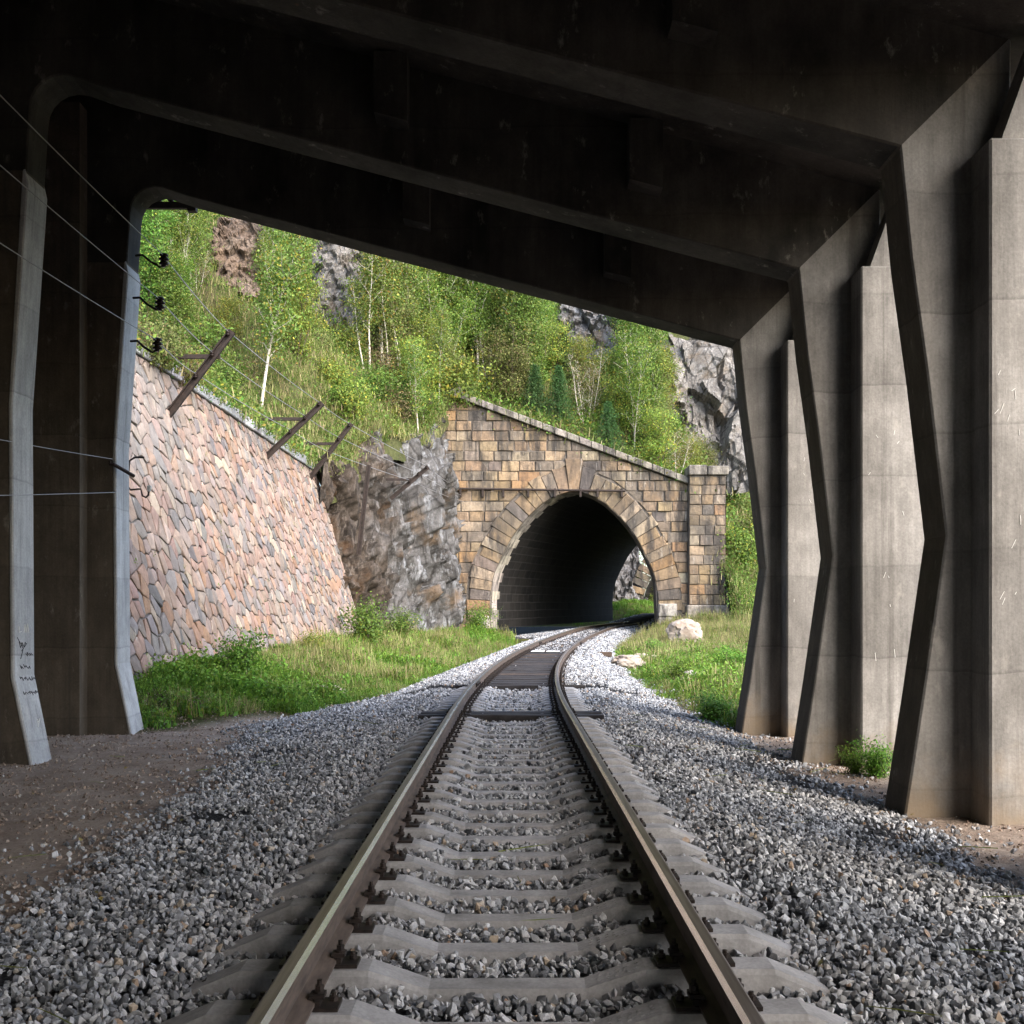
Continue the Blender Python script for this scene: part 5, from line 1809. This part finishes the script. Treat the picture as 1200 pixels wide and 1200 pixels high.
scatter("fallen_leaves", pts, rots, scl, idx, lf, "a few dry fallen leaves and stalks on ballast and soil")

for (yy, hh, vr, lb) in ((43.2, .8, 0, "small green shrub on the crag brow nearest the wall"), (44.8, 1.0, 2, "olive shrub hanging over the dark crag"), (46.2, .9, 1, "yellowish shrub on the crag brow by the short post"), (48.0, .8, 0, "green shrub on the crag brow above the pale streaks"), (50.5, 1.0, 2, "olive shrub on the crag brow near the portal")):
    x = xe(yy) - .05
    plant('shrub', (x, yy, hill_z(xe(yy) - .06, yy) - .45), hh, lb, var=vr)
# plants by the wall foot, on the wall and between the piers
def on_ground(kind, px, d, h, label, **kw):
    x = (px - 600) / F * d
    return plant(kind, (x, d, ground_z(x, d) - .03), h, label, **kw)
on_ground('lush_shrub', 283, 22.6, 1.0, "round bright green shrub at the foot of the retaining wall", var=0)
on_ground('shrub', 428, 38, 1.5, "loose green shrub at the far end of the retaining wall", var=0)
on_ground('shrub', 470, 43.5, 1.1, "green shrub at the foot of the dark crag", var=0)
on_ground('shrub', 560, 53, 1.3, "dark green shrub between crag and tunnel arch foot", var=0)
on_ground('shrub', 365, 31, .7, "yellow-flecked low shrub in grass under the wall", var=1)
on_ground('lush_shrub', 1027, 12.35, .42, "small leafy plant growing between two bent piers", var=0)
on_ground('lush_shrub', 1003, 12.6, .30, "low weed at the foot of the black-edged buttress", var=0)
on_ground('lush_shrub', 835, 19.0, .45, "clump of broad-leaved weeds beside the gallery mouth pier", var=0, wide=1.6)
on_ground('lush_shrub', 800, 27.5, .5, "leafy weed clump in the grass between gallery pier and boulder", var=0, wide=1.5)
on_ground('lush_shrub', 760, 41, .6, "leafy weed clump by the boulder", var=0, wide=1.3)
on_ground('lush_shrub', 855, 31, .7, "dark weed clump beside the outer pier grass", var=0, wide=1.4)

# ------------------------------------------------------------------ posts, insulators and wires of the old line
def hit_wall(px, py):
    best, by = 1e9, 20
    for k in range(400):
        y = 18.2 + k * .06
        z = CAMZ + (HORIZON - py) / F * y
        xf, zf = wall_foot(y); xt, zt = wall_top(y)
        x = lerp(xf + .1, xt, (z - zf + .4) / (zt - zf + .4))
        e = abs(600 + x / y * F - px)
        if e < best: best, by = e, y
    return PX(px, py, by)
def insulator_mesh():
    mb = MB()
    prof = [(0, .0), (.03, .0), (.03, .03), (.075, .035), (.08, .06), (.045, .075), (.045, .10), (.078, .105), (.08, .13), (.045, .145), (.045, .165), (.07, .17), (.065, .195), (.03, .21), (0, .212)]
    n = 10
    V = [(r_ * math.cos(6.2832 * k / n), r_ * math.sin(6.2832 * k / n), z) for r_, z in prof for k in range(n)]
    Fc = [(j * n + k, j * n + (k + 1) % n, (j + 1) * n + (k + 1) % n, (j + 1) * n + k) for j in range(len(prof) - 1) for k in range(n)]
    mb.add(V, Fc)
    me = mb.mesh("insulator", True); me.materials.append(M['insulator'])
    return me
IM = insulator_mesh()
WP = [[], [], []]                      # wire supports, near to far
ords = ("upper", "middle", "lower")
IX = [(-5.33, 6.98), (-5.40, 6.30), (-5.46, 5.70)]
for w_ in range(3):
    x, z = IX[w_]
    for fy_ in (FR_Y[-6], FR_Y[-4]):
        WP[w_].append(Vector((x, fy_ - .1, z - (.35 if w_ == 2 and fy_ > 0 else 0))))
for w_, (a, b, ins) in enumerate((((160, 297), (189, 313), (192, 313)), ((157, 347), (184, 363), (187.5, 364)), ((154, 398), (180, 413), (184.5, 412)))):
    d = 17.0
    p = PX(*ins, d)
    br = empty("insulator_bracket", p)
    tag(br, "%s black insulator on a bent iron hook fixed to the gallery's end leg" % ords[w_], "insulator", "insulators on the gallery leg")
    A, B = PX(*a, d) - p, PX(*b, d) - p
    A.y += .1; A.x -= .05
    mb = MB(); mb.tube([A, A + Vector((.12, -.02, -.0)), A.lerp(B, .55) + Vector((0, 0, .015)), B + Vector((-.02, 0, 0)), B + Vector((.03, 0, .03)), Vector((0, 0, .02))], .018, 6)
    mb.build("hook", M['steel'], br)
    i_ = link("insulator", IM, None, br)
    WP[w_].append(p + Vector((0, -.03, .17)))
# slanting bracket posts of old rail
def post(base, top, arm, label, d=None, at=(.42, .68, .93), wires=True):
    b = hit_wall(*base) if d is None else PX(*base, d)
    tp = PX(*top, b.y)
    o = empty("bracket_post", b)
    tag(o, label, "post", "rusty posts of the old line")
    ax = (tp - b)
    b0 = -ax.normalized() * .25
    mb = MB()
    sd = Vector((0, 1, 0)); up = ax.normalized(); sx = up.cross(sd)
    for (w1, w2, off) in ((.075, .014, .06), (.014, .06, 0), (.045, .03, -.06)):
        q = []
        for e in (b0, ax):
            for s1, s2 in ((-1, -1), (1, -1), (1, 1), (-1, 1)): q.append(e + sd * s1 * w1 + sx * (off + s2 * w2))
        mb.add(q, [(0, 1, 2, 3), (7, 6, 5, 4), (0, 4, 5, 1), (1, 5, 6, 2), (2, 6, 7, 3), (3, 7, 4, 0)])
    mb.build("mast", M['steel'], o)
    if arm:
        a0, a1 = PX(arm[0], arm[2], b.y + .08) - b, PX(arm[1], arm[2], b.y + .08) - b
        mb = MB(); mb.box(a0.x, a1.x, a0.y - .04, a0.y + .04, a0.z - .05, a0.z + .05)
        mb.build("crossarm", M['steel'], o)
    if wires:
        for w_ in range(3):
            p = ax * at[2 - w_] + Vector((.02, -.08, .0))
            i_ = link("insulator", IM, None, o); i_.location = p; i_.scale = (.7,) * 3
            WP[w_].append(b + p + Vector((0, -.02, .12)))
    return o
post((198, 485), (272, 388), (190, 258, 418), "slanting rusty post with crossarm on the wall nearest the gallery")
post((312, 535), (378, 472), (303, 356, 491), "slanting rusty post with crossarm midway along the wall coping")
post((363, 560), (412, 496), (355, 396, 520), "slanting rusty post with crossarm at the far end of the wall")
post((421, 642), (432, 545), None, "upright rusty rail post standing against the dark crag", d=42.6, wires=False)
post((463, 580), (502, 547), (452, 488, 562), "short slanting rusty post on the crag top", d=46.0)
for w_ in range(3):
    WP[w_].append(PX(536 + 4 * w_, 572 + 8 * w_, 56.6))
lab = ("upper of the three wires strung from the gallery along the wall to the tunnel", "middle wire of the three strung along the wall to the tunnel", "lowest of the three wires strung along the wall to the tunnel")
for w_ in range(3):
    P = []
    for a, b in zip(WP[w_][:-1], WP[w_][1:]):
        L = (b - a).length
        for k in range(12):
            t_ = k / 12; p = a.lerp(b, t_); p.z -= .006 * L * 4 * t_ * (1 - t_); P.append(p)
    P.append(WP[w_][-1])
    mb = MB(); mb.tube(P, [.0075 if p.y < 18 else .011 for p in P], 5)
    o = mb.build("wire", M['wire'], None, True); tag(o, lab[w_], "wire")
for (pa, pb, lb) in (((132, 538), (0, 510), "thin wire ending at the rusty rod on the gallery leg"), ((136, 577), (0, 578.5), "lowest thin wire slung along the dark gallery wall")):
    a, b = PX(*pa, 16.95), PX(*pb, 13.2)
    e = a + (b - a) * 3.2
    P = []
    for k in range(25):
        t_ = k / 24; p = a.lerp(e, t_); p.z -= .25 * t_ * (1 - t_) * (1 if pa[1] < 560 else .4); P.append(p)
    mb = MB(); mb.tube(P, .006, 5); o = mb.build("wire", M['wire'], None, True); tag(o, lb, "wire")
# rusty rod and hook by the leg
mb = MB(); mb.tube([PX(129, 544, 16.9), PX(133, 544, 16.9), PX(157, 558, 17.2)], .028, 6); mb.tube([PX(129, 540, 16.9), PX(129, 546, 16.9)], .02, 6)
o = mb.build("iron_rod", M['steel']); o["kind"] = "stuff" if False else ""; del o["kind"]; tag(o, "short rusty rod sticking out of the gallery leg", "rod")
hk = empty("iron_hook", PX(151, 556, 17.7)); tag(hk, "bent black iron hook with a small white cup behind the gallery leg", "hook")
q = [PX(a, b, 17.75) - hk.location for a, b in ((169, 536), (158, 536), (152, 540), (150, 557), (150, 570), (153, 574), (165, 573), (167, 581), (171, 583), (174, 580), (174.5, 575))]
mb = MB(); mb.tube(q, .016, 6); mb.build("hook", M['steel'], hk)
mb = MB(); c_ = PX(175, 576, 17.75) - hk.location; mb.tube([c_, c_ + Vector((0, 0, .04)), c_ + Vector((0, 0, .09)), c_ + Vector((0, 0, .095))], [.02, .035, .038, .02], 10); mb.build("cup", M['white'], hk)
# crossbar under the end beam with its row of insulators
cb = empty("crossbar", PX(196, 241, 17.78)); tag(cb, "black crossbar with insulators under the end beam of the gallery", "crossbar")
mb = MB(); a, b = PX(160, 241, 17.78) - cb.location, PX(229, 241, 17.78) - cb.location
mb.box(a.x, b.x, -.04, .04, -.05, .05); mb.build("bar", M['steel'], cb)
mb = MB(); mb.box(b.x - .12, b.x + .02, -.06, .06, -.1, .13); mb.build("clamp", M['steel'], cb)
for k in range(4):
    i_ = link("insulator", IM, None, cb); i_.location = (lerp(a.x, b.x, .18 + .2 * k), 0, .05); i_.scale = (.6,) * 3
